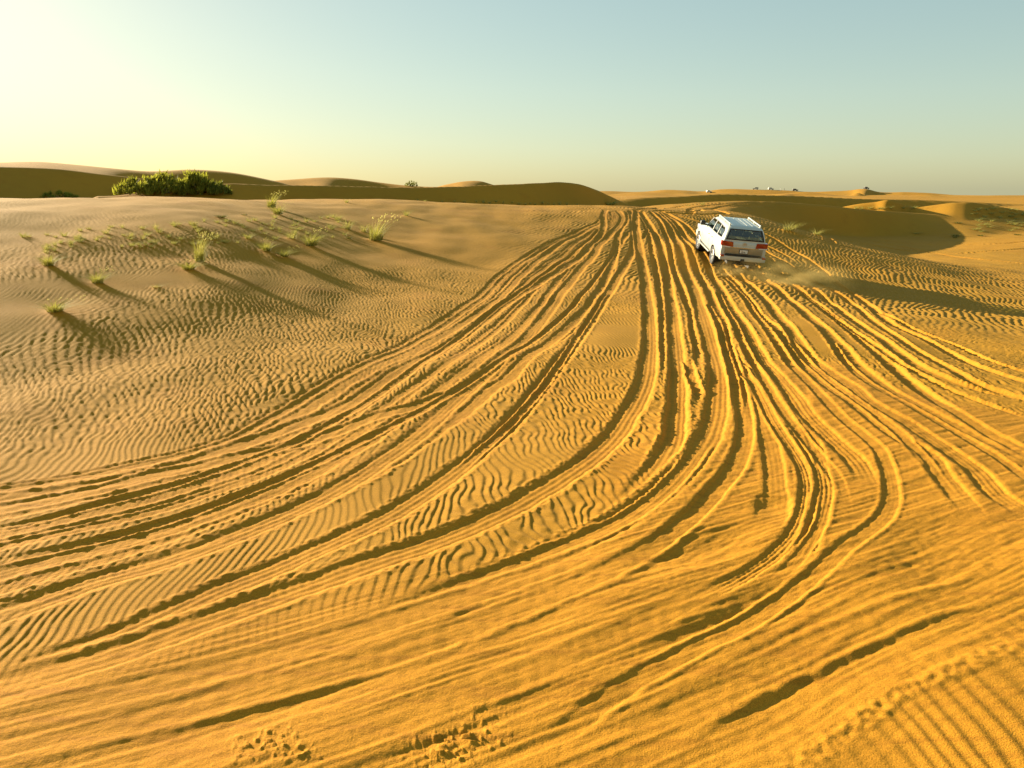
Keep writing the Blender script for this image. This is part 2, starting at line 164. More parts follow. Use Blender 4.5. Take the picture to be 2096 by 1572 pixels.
 {'hw': 0.16, 'd': 0.0209, 'b': 0.012, 'soft': 0.0, 'rough': 1.0, 'tread': 0.5, 'taper': (1.0, 1.0), 'p': [(7.07, 49.04), (6.67, 46.2), (5.81, 42.64), (4.97, 37.68), (4.31, 33.57), (3.66, 29.89), (2.98, 26.22), (2.34, 22.96), (1.86, 21.07), (1.19, 18.49), (0.66, 16.62), (0.21, 15.04), (-0.07, 13.83), (-0.4, 12.95), (-0.68, 11.87), (-0.93, 11.14), (-1.25, 10.14), (-1.53, 9.35), (-1.96, 8.45), (-2.51, 7.64)]},
 {'hw': 0.18, 'd': 0.019, 'b': 0.01, 'soft': 0.0, 'rough': 0.6, 'tread': 1, 'taper': (1.0, 1.0), 'p': [(6.47, 49.57), (6.46, 46.97), (5.89, 43.9), (4.77, 39.79), (4.05, 37.1), (3.63, 34.69), (2.76, 31.05), (1.8, 25.97), (1.15, 22.24), (0.62, 19.21), (0.18, 16.87), (-0.22, 15.21), (-0.55, 13.91), (-0.85, 12.66), (-1.03, 11.9), (-1.31, 10.57), (-1.64, 9.48), (-1.97, 8.52), (-2.3, 7.92), (-2.61, 7.44), (-3.02, 6.85), (-3.38, 6.48), (-3.66, 6.28), (-3.94, 5.93), (-4.15, 5.7), (-4.49, 5.34)]},
 {'hw': 0.17, 'd': 0.0228, 'b': 0.012, 'soft': 0.0, 'rough': 0.6, 'tread': 1, 'taper': (1.0, 1.0), 'p': [(7.39, 50.05), (6.93, 45.81), (6.29, 41.12), (5.79, 37.7), (4.79, 32.84), (3.93, 29.09), (3.11, 25.22), (2.48, 22.31), (2.05, 20.29), (1.07, 15.64), (0.46, 13.06), (0.0, 11.19), (-0.42, 9.84), (-0.76, 8.92), (-1.11, 8.1), (-1.51, 7.37), (-1.9, 6.85), (-2.17, 6.51), (-2.57, 6.06), (-2.91, 5.57), (-3.16, 5.31), (-3.45, 5.04), (-3.78, 4.69)]},
 {'hw': 0.19, 'd': 0.028499999999999998, 'b': 0.014, 'soft': 0.0, 'rough': 0.5, 'tread': 1, 'taper': (1.0, 1.0), 'p': [(7.84, 50.36), (7.26, 46.76), (6.87, 44.28), (6.4, 40.5), (5.99, 37.19), (5.56, 33.87), (4.99, 29.55), (4.26, 24.55), (3.71, 20.92), (2.92, 16.28), (2.35, 13.47), (1.84, 11.71), (1.32, 10.21), (0.87, 9.24), (0.35, 8.44), (-0.17, 7.74), (-0.72, 7.15), (-1.53, 6.41), (-2.32, 5.75), (-2.88, 5.25), (-3.56, 4.77), (-3.9, 4.53)]},
 {'hw': 0.12, 'd': 0.030600000000000002, 'b': 0.018, 'soft': 0.0, 'rough': 1.0, 'tread': 0.5, 'taper': (1, 3), 'p': [(7.66, 47.82), (7.47, 44.83), (7.03, 40.79), (6.47, 36.46), (5.82, 31.87), (5.0, 26.48), (4.32, 22.22), (3.84, 19.45), (3.41, 17.1), (3.07, 15.17), (2.7, 13.36)]},
 {'hw': 0.09, 'd': 0.038, 'b': 0.03, 'soft': 0.0, 'rough': 1.0, 'tread': 0.5, 'taper': (1.0, 1.0), 'p': [(7.62, 46.1), (7.52, 44.13), (7.03, 41.74), (6.52, 39.65)]},
 {'hw': 0.18, 'd': 0.0408, 'b': 0.018, 'soft': 0.0, 'rough': 0.6, 'tread': 1, 'taper': (1, 3), 'p': [(8.04, 49.87), (7.82, 47.0), (7.72, 44.64), (7.53, 42.13), (7.2, 38.62), (6.64, 34.45), (6.11, 31.0), (5.28, 26.22), (4.73, 23.0), (4.09, 19.47), (3.5, 16.29), (2.9, 13.26), (2.52, 11.52), (2.18, 10.14), (1.87, 9.3), (1.59, 8.68), (1.33, 8.17), (1.04, 7.66)]},
 {'hw': 0.13, 'd': 0.034, 'b': 0.018, 'soft': 0.0, 'rough': 1.0, 'tread': 0.5, 'taper': (1, 3), 'p': [(8.61, 49.99), (8.57, 47.36), (8.3, 43.79), (7.7, 38.87), (7.02, 34.66), (6.38, 30.47), (5.9, 27.23), (5.38, 23.87), (5.01, 21.54), (4.4, 18.53), (4.16, 17.11), (3.75, 15.17), (3.51, 13.91)]},
 {'hw': 0.1, 'd': 0.034, 'b': 0.018, 'soft': 0.0, 'rough': 1.5, 'tread': 0.5, 'taper': (1.0, 1.0), 'p': [(3.6, 15.63), (3.36, 14.31), (3.21, 13.18), (3.08, 12.13)]},
 {'hw': 0.2, 'd': 0.0323, 'b': 0.016, 'soft': 0.0, 'rough': 0.5, 'tread': 1, 'taper': (1, 4), 'p': [(8.96, 50.6), (9.02, 48.55), (8.92, 45.93), (8.58, 42.68), (8.05, 38.21), (7.36, 33.69), (6.69, 29.46), (6.09, 25.87), (5.5, 22.65), (4.96, 19.88), (4.47, 17.24), (4.01, 14.94), (3.54, 13.01), (3.12, 11.51), (2.7, 10.31), (2.28, 9.39), (1.88, 8.65), (1.49, 8.06), (1.08, 7.53), (0.69, 7.14), (0.24, 6.73), (-0.29, 6.28), (-0.74, 5.86), (-1.09, 5.59), (-1.42, 5.3), (-1.63, 5.15), (-1.99, 4.93), (-2.28, 4.68), (-2.66, 4.34)]},
 {'hw': 0.15, 'd': 0.034, 'b': 0.015, 'soft': 0.0, 'rough': 0.7, 'tread': 0.5, 'taper': (1.0, 1.0), 'p': [(9.3, 51.3), (9.29, 48.71), (9.17, 45.03), (8.67, 39.72), (7.6, 31.97), (6.54, 25.66), (5.76, 21.55), (5.01, 17.86), (4.45, 14.96), (4.06, 12.86), (3.77, 11.36), (3.59, 10.47), (3.33, 9.41), (3.09, 8.6), (2.91, 8.05), (2.73, 7.56)]},
 {'hw': 0.2, 'd': 0.0884, 'b': 0.03, 'soft': 0.45, 'rough': 0.5, 'tread': 0, 'taper': (0.5, 0.9), 'p': [(2.99, 8.34), (2.84, 7.92), (2.7, 7.56), (2.6, 7.39)]},
 {'hw': 0.14, 'd': 0.0442, 'b': 0.024, 'soft': 0.0, 'rough': 0.5, 'tread': 0.3, 'taper': (1.0, 1.0), 'p': [(5.36, 19.69), (4.77, 16.96), (4.29, 14.74), (3.92, 13.02), (3.64, 11.79), (3.37, 10.79), (3.05, 9.85), (2.75, 9.16), (2.44, 8.6), (2.07, 7.97), (1.69, 7.41), (1.35, 6.98), (1.11, 6.74), (0.93, 6.56)]},
 {'hw': 0.1, 'd': 0.034, 'b': 0.021, 'soft': 0.0, 'rough': 0.7, 'tread': 2.0, 'taper': (1.0, 1.0), 'p': [(4.37, 14.53), (4.28, 13.37), (4.14, 12.44), (3.88, 11.01), (3.77, 10.06), (3.67, 9.41), (3.53, 8.82), (3.29, 8.17), (3.03, 7.59), (2.81, 7.21), (2.6, 6.94), (2.37, 6.69), (2.16, 6.49), (1.86, 6.21), (1.6, 5.98), (1.41, 5.85)]},
 {'hw': 0.11, 'd': 0.0374, 'b': 0.021, 'soft': 0.0, 'rough': 0.7, 'tread': 2.0, 'taper': (1.0, 1.0), 'p': [(4.76, 15.43), (4.55, 13.82), (4.37, 12.64), (4.21, 11.48), (4.03, 10.34), (3.89, 9.42), (3.7, 8.73), (3.48, 8.17), (3.24, 7.67), (2.99, 7.21), (2.68, 6.71), (2.42, 6.4)]},
 {'hw': 0.1, 'd': 0.0374, 'b': 0.018, 'soft': 0.0, 'rough': 0.7, 'tread': 1, 'taper': (1, 0.5), 'p': [(5.13, 15.69), (4.86, 13.95), (4.63, 12.71), (4.44, 11.53), (4.24, 10.54), (3.91, 9.32)]},
 {'hw': 0.16, 'd': 0.0408, 'b': 0.018, 'soft': 0.0, 'rough': 0.6, 'tread': 2, 'taper': (1.0, 1.0), 'p': [(9.49, 51.5), (9.53, 48.86), (9.35, 44.29), (9.1, 40.81), (8.86, 38.02), (8.68, 35.55), (8.43, 33.77), (7.94, 30.94), (7.47, 28.15), (6.97, 25.57), (6.56, 23.25), (6.18, 21.21), (5.83, 19.26), (5.35, 16.73), (5.08, 15.22), (4.92, 14.07), (4.78, 13.15), (4.67, 12.4), (4.53, 11.54), (4.48, 10.73), (4.45, 10.15), (4.43, 9.67), (4.34, 9.15), (4.19, 8.65)]},
 {'hw': 0.15, 'd': 0.0408, 'b': 0.018, 'soft': 0.0, 'rough': 0.6, 'tread': 0.5, 'taper': (1.0, 1.0), 'p': [(9.48, 51.08), (9.71, 48.55), (9.85, 45.65), (9.57, 39.57), (8.96, 34.45), (8.88, 32.15), (8.34, 29.05), (7.74, 25.89), (7.29, 23.49), (6.84, 21.05), (6.7, 19.93), (6.44, 18.22), (6.15, 16.6), (5.78, 14.66), (5.62, 13.34), (5.52, 12.23), (5.44, 11.18), (5.41, 10.18), (5.45, 9.72), (5.24, 9.02), (5.13, 8.46), (4.97, 7.89), (4.92, 7.65)]},
 {'hw': 0.1, 'd': 0.0209, 'b': 0.03, 'soft': 0.0, 'rough': 0.4, 'tread': 0.3, 'taper': (1.0, 1.0), 'p': [(8.68, 32.3), (8.1, 28.68), (7.36, 24.32), (6.51, 20.11), (5.99, 17.36), (5.55, 15.03), (5.32, 13.53), (5.11, 12.36), (4.99, 11.24), (4.96, 10.56), (4.91, 9.99), (4.72, 9.31), (4.48, 8.68), (4.24, 8.16), (3.91, 7.66), (3.49, 7.21), (3.25, 6.98), (2.84, 6.53), (2.49, 6.17), (2.09, 5.81), (1.74, 5.51), (1.44, 5.31), (1.14, 5.07), (0.87, 4.86), (0.57, 4.58), (0.32, 4.3), (0.09, 4.06)]},
 {'hw': 0.16, 'd': 0.0374, 'b': 0.018, 'soft': 0.0, 'rough': 0.6, 'tread': 1.5, 'taper': (1.0, 1.0), 'p': [(10.72, 43.39), (9.73, 35.49), (9.48, 32.78), (9.02, 29.81), (8.46, 26.48), (7.74, 23.0), (7.25, 20.68), (6.94, 19.25), (6.58, 17.62), (6.31, 16.2), (6.14, 14.65), (6.05, 13.48), (5.82, 12.16), (5.88, 11.33), (5.82, 10.23), (5.73, 9.08), (5.53, 8.35), (5.5, 7.54)]},
 {'hw': 0.17, 'd': 0.034, 'b': 0.018, 'soft': 0.0, 'rough': 0.5, 'tread': 0.5, 'taper': (1.0, 1.0), 'p': [(11.48, 41.18), (10.82, 35.43), (10.33, 31.95), (9.53, 27.57), (8.82, 23.97), (8.21, 20.99), (7.54, 17.92), (6.88, 14.82), (6.66, 13.22), (6.56, 12.04), (6.57, 11.25), (6.66, 10.69), (6.72, 9.4)]},
 {'hw': 0.15, 'd': 0.034, 'b': 0.018, 'soft': 0.0, 'rough': 0.5, 'tread': 0.5, 'taper': (1.0, 1.0), 'p': [(12.33, 38.52), (11.68, 34.65), (11.26, 32.13), (10.75, 29.4), (9.99, 25.71), (9.35, 22.76), (8.57, 19.39), (7.76, 15.82), (7.43, 14.28), (7.24, 13.15), (7.06, 12.14), (6.92, 11.14), (6.85, 9.59)]},
 {'hw': 0.15, 'd': 0.034, 'b': 0.018, 'soft': 0.0, 'rough': 0.5, 'tread': 0.5, 'taper': (1.0, 1.0), 'p': [(12.76, 38.38), (12.24, 34.08), (11.76, 31.28), (11.13, 28.11), (10.31, 24.59), (9.51, 21.13), (8.98, 18.81), (8.44, 16.62), (8.17, 14.94), (8.26, 13.87), (8.92, 12.73)]},
 {'hw': 0.13, 'd': 0.034, 'b': 0.018, 'soft': 0.0, 'rough': 0.5, 'tread': 0.5, 'taper': (1.0, 1.0), 'p': [(9.98, 49.17), (11.79, 45.53), (12.78, 42.13), (12.81, 38.76), (12.63, 34.29), (12.21, 29.46), (11.64, 26.71), (10.34, 22.26), (9.67, 19.53), (8.99, 16.8), (8.75, 15.23), (8.6, 14.23), (8.85, 12.62)]},
 {'hw': 0.15, 'd': 0.0374, 'b': 0.018, 'soft': 0.0, 'rough': 0.5, 'tread': 0.5, 'taper': (1.0, 1.0), 'p': [(9.59, 51.2), (10.7, 49.72), (13.41, 48.43), (14.41, 45.51), (14.62, 41.38), (14.41, 37.64), (13.78, 33.66), (12.84, 29.47), (12.24, 26.82), (10.67, 21.77), (10.33, 19.4), (10.02, 17.83), (9.62, 15.79), (9.6, 13.89)]},
 {'hw': 0.11, 'd': 0.038, 'b': 0.02, 'soft': 0.0, 'rough': 0.8, 'tread': 2, 'taper': (1, 3), 'p': [(12.94, 43.62), (13.55, 41.66), (13.47, 37.66)]},
 {'hw': 0.1, 'd': 0.03325, 'b': 0.02, 'soft': 0.0, 'rough': 0.8, 'tread': 0.5, 'taper': (1.0, 1.0), 'p': [(11.55, 24.4), (10.94, 21.02), (10.73, 18.51), (10.32, 16.1), (10.39, 14.94)]},
 {'hw': 0.25, 'd': 0.056999999999999995, 'b': 0.024, 'soft': 0.0, 'rough': 0.5, 'tread': 0, 'taper': (1.0, 1.0), 'p': [(9.03, 50.67), (9.75, 50.02), (12.99, 58.0), (21.46, 80.39), (29.05, 89.37)]},
 {'hw': 0.25, 'd': 0.056999999999999995, 'b': 0.024, 'soft': 0.0, 'rough': 0.5, 'tread': 0, 'taper': (1.0, 1.0), 'p': [(8.74, 50.76), (9.79, 51.39), (17.51, 77.17), (23.05, 83.72), (27.55, 88.4)]},
 {'hw': 0.25, 'd': 0.056999999999999995, 'b': 0.024, 'soft': 0.0, 'rough': 0.5, 'tread': 0, 'taper': (1.0, 1.0), 'p': [(9.26, 50.21), (10.91, 50.74), (17.92, 74.92), (22.23, 80.67), (27.19, 87.16)]},
 {'hw': 0.25, 'd': 0.056999999999999995, 'b': 0.024, 'soft': 0.0, 'rough': 0.5, 'tread': 0, 'taper': (1.0, 1.0), 'p': [(7.73, 50.28), (9.18, 53.38), (17.15, 79.95), (22.0, 83.63)]},
 {'hw': 0.3, 'd': 0.056999999999999995, 'b': 0.03, 'soft': 0.0, 'rough': 0.5, 'tread': 0, 'taper': (1.0, 1.0), 'p': [(18.77, 46.71), (38.17, 84.56), (39.1, 78.92), (41.76, 74.88), (47.4, 76.58), (53.73, 80.47)]},
 {'hw': 0.3, 'd': 0.0475, 'b': 0.03, 'soft': 0.0, 'rough': 0.5, 'tread': 0, 'taper': (1.0, 1.0), 'p': [(41.47, 91.99), (41.35, 83.56), (40.36, 76.63), (39.78, 67.47), (40.24, 59.91)]},
 {'hw': 0.3, 'd': 0.0475, 'b': 0.03, 'soft': 0.0, 'rough': 0.5, 'tread': 0, 'taper': (1.0, 1.0), 'p': [(44.01, 95.05), (46.03, 87.62), (50.19, 85.5), (60.87, 91.37)]},
 {'hw': 0.4, 'd': 0.11399999999999999, 'b': 0.06, 'soft': 0.0, 'rough': 0.3, 'tread': 0, 'taper': (1.0, 1.0), 'p': [(60.87, 116.32), (62.67, 115.13), (65.0, 115.91), (116.19, 206.54)]},
 {'hw': 0.4, 'd': 0.11399999999999999, 'b': 0.06, 'soft': 0.0, 'rough': 0.3, 'tread': 0, 'taper': (1.0, 1.0), 'p': [(61.17, 114.15), (63.53, 114.12), (65.65, 115.53), (142.98, 253.07)]},
 {'hw': 0.08, 'd': 0.028499999999999998, 'b': 0.015, 'soft': 0.0, 'rough': 1.0, 'tread': 0.5, 'taper': (1.0, 1.0), 'p': [(4.54, 41.83), (2.57, 34.08), (1.3, 29.14), (0.18, 24.24), (-0.63, 20.76), (-1.2, 17.51), (-1.64, 15.25), (-2.09, 13.11), (-2.56, 11.32), (-3.13, 9.76), (-3.67, 8.8), (-4.29, 8.04), (-4.97, 7.39), (-5.52, 7.1)]},
 {'hw': 0.08, 'd': 0.028499999999999998, 'b': 0.015, 'soft': 0.0, 'rough': 1.0, 'tread': 0.5, 'taper': (1.0, 1.0), 'p': [(4.5, 35.17), (2.9, 27.82), (1.5, 21.29), (0.59, 17.8), (-0.27, 14.99), (-0.98, 12.9), (-1.54, 11.4), (-2.06, 10.2), (-2.57, 9.07), (-3.1, 8.16), (-3.63, 7.5), (-4.22, 6.92), (-4.86, 6.47)]},
 {'hw': 0.07, 'd': 0.028499999999999998, 'b': 0.02, 'soft': 0.0, 'rough': 1.4, 'tread': 0.5, 'taper': (1.0, 1.0), 'p': [(3.03, 25.2), (1.91, 19.91), (0.74, 14.07), (0.25, 12.06), (-0.19, 10.52), (-0.6, 9.3)]},
 {'hw': 0.08, 'd': 0.028499999999999998, 'b': 0.02, 'soft': 0.0, 'rough': 1.2, 'tread': 0.5, 'taper': (1, 2), 'p': [(6.03, 23.91), (5.38, 20.29), (4.82, 17.54), (4.27, 14.95), (3.84, 13.02), (3.45, 11.52)]},
 {'hw': 0.09, 'd': 0.03325, 'b': 0.02, 'soft': 0.0, 'rough': 0.9, 'tread': 0.5, 'taper': (1, 3), 'p': [(6.97, 26.38), (5.81, 20.35), (5.05, 16.44), (4.5, 13.38), (4.21, 11.53), (4.06, 10.11), (3.95, 9.15), (3.77, 8.34), (3.51, 7.65)]},
 {'hw': 0.09, 'd': 0.028499999999999998, 'b': 0.02, 'soft': 0.0, 'rough': 0.9, 'tread': 0.5, 'taper': (1, 3), 'p': [(6.44, 17.72), (5.93, 14.63), (5.66, 12.45), (5.53, 10.81), (5.26, 9.34), (4.92, 8.05)]},
 {'hw': 0.09, 'd': 0.028499999999999998, 'b': 0.02, 'soft': 0.0, 'rough': 0.9, 'tread': 0.5, 'taper': (1.0, 1.0), 'p': [(7.41, 17.89), (6.54, 13.9), (6.43, 12.2), (6.4, 10.86), (6.32, 9.56), (6.15, 8.53)]},
 {'hw': 0.08, 'd': 0.028499999999999998, 'b': 0.02, 'soft': 0.0, 'rough': 0.9, 'tread': 0.5, 'taper': (1.0, 1.0), 'p': [(10.48, 28.28), (9.35, 22.76), (8.43, 18.13), (7.93, 15.25), (7.85, 13.33), (8.06, 11.78)]},
 {'hw': 0.07, 'd': 0.019, 'b': 0.02, 'soft': 0.0, 'rough': 1.0, 'tread': 0.5, 'taper': (1, 2), 'p': [(3.57, 8.34), (3.28, 7.66), (2.93, 7.07), (2.56, 6.56), (2.17, 6.15), (1.83, 5.83)]},
 {'hw': 0.12, 'd': 0.019, 'b': 0.02, 'soft': 0.0, 'rough': 0.6, 'tread': 0.5, 'taper': (1.0, 1.0), 'p': [(2.62, 10.2), (2.11, 9.06), (1.68, 8.31), (1.2, 7.66), (0.69, 7.18), (0.19, 6.76), (-0.3, 6.35), (-0.78, 5.98)]},
 {'hw': 0.15, 'd': 0.014249999999999999, 'b': 0.015, 'soft': 0.0, 'rough': 0.5, 'tread': 0.3, 'taper': (1.0, 1.0), 'p': [(1.19, 7.3), (0.61, 6.76), (0.05, 6.33), (-0.6, 5.86), (-1.18, 5.49), (-1.65, 5.25), (-2.12, 5.0), (-2.56, 4.8), (-3.09, 4.54), (-3.45, 4.34)]},
 {'hw': 0.15, 'd': 0.014249999999999999, 'b': 0.015, 'soft': 0.0, 'rough': 0.5, 'tread': 0.3, 'taper': (1.0, 1.0), 'p': [(1.45, 7.07), (0.75, 6.37), (0.21, 5.95), (-0.34, 5.53), (-0.9, 5.16), (-1.42, 4.92), (-1.91, 4.69), (-2.4, 4.46), (-2.92, 4.25)]},
 {'hw': 0.14, 'd': 0.0114, 'b': 0.012, 'soft': 0.0, 'rough': 0.5, 'tread': 0.3, 'taper': (1.0, 1.0), 'p': [(1.87, 6.28), (1.2, 5.71), (0.64, 5.29), (0.04, 4.89), (-0.49, 4.59), (-0.97, 4.35), (-1.45, 4.08)]},
 {'hw': 0.16, 'd': 0.0114, 'b': 0.012, 'soft': 0.0, 'rough': 0.5, 'tread': 0.2, 'taper': (1.0, 1.0), 'p': [(3.72, 6.36), (2.82, 5.78), (2.03, 5.22), (1.4, 4.75), (0.93, 4.39), (0.54, 4.08)]},
 {'hw': 0.16, 'd': 0.0114, 'b': 0.012, 'soft': 0.0, 'rough': 0.5, 'tread': 0.2, 'taper': (1.0, 1.0), 'p': [(4.32, 6.27), (3.48, 5.9), (2.69, 5.49), (2.07, 5.13), (1.55, 4.81), (1.06, 4.44), (0.66, 4.04)]},
]
CHURN = [(-4.27, 4.39), (-3.57, 4.79), (-2.77, 5.27), (-1.79, 5.77), (-0.84, 6.19), (-0.21, 6.48), (0.68, 7.09), (1.3, 7.66), (2.02, 8.65), (2.85, 10.31), (3.8, 13.02), (4.59, 14.54), (5.38, 15.24), (6.6, 15.84), (7.02, 13.58), (7.27, 12.28), (8.23, 11.8), (9.42, 10.63), (5.78, 6.21), (4.07, 5.56), (3.01, 5.01), (2.15, 4.62), (1.44, 4.1), (1.11, 3.72), (-1.18, 3.52), (-3.7, 3.69)]
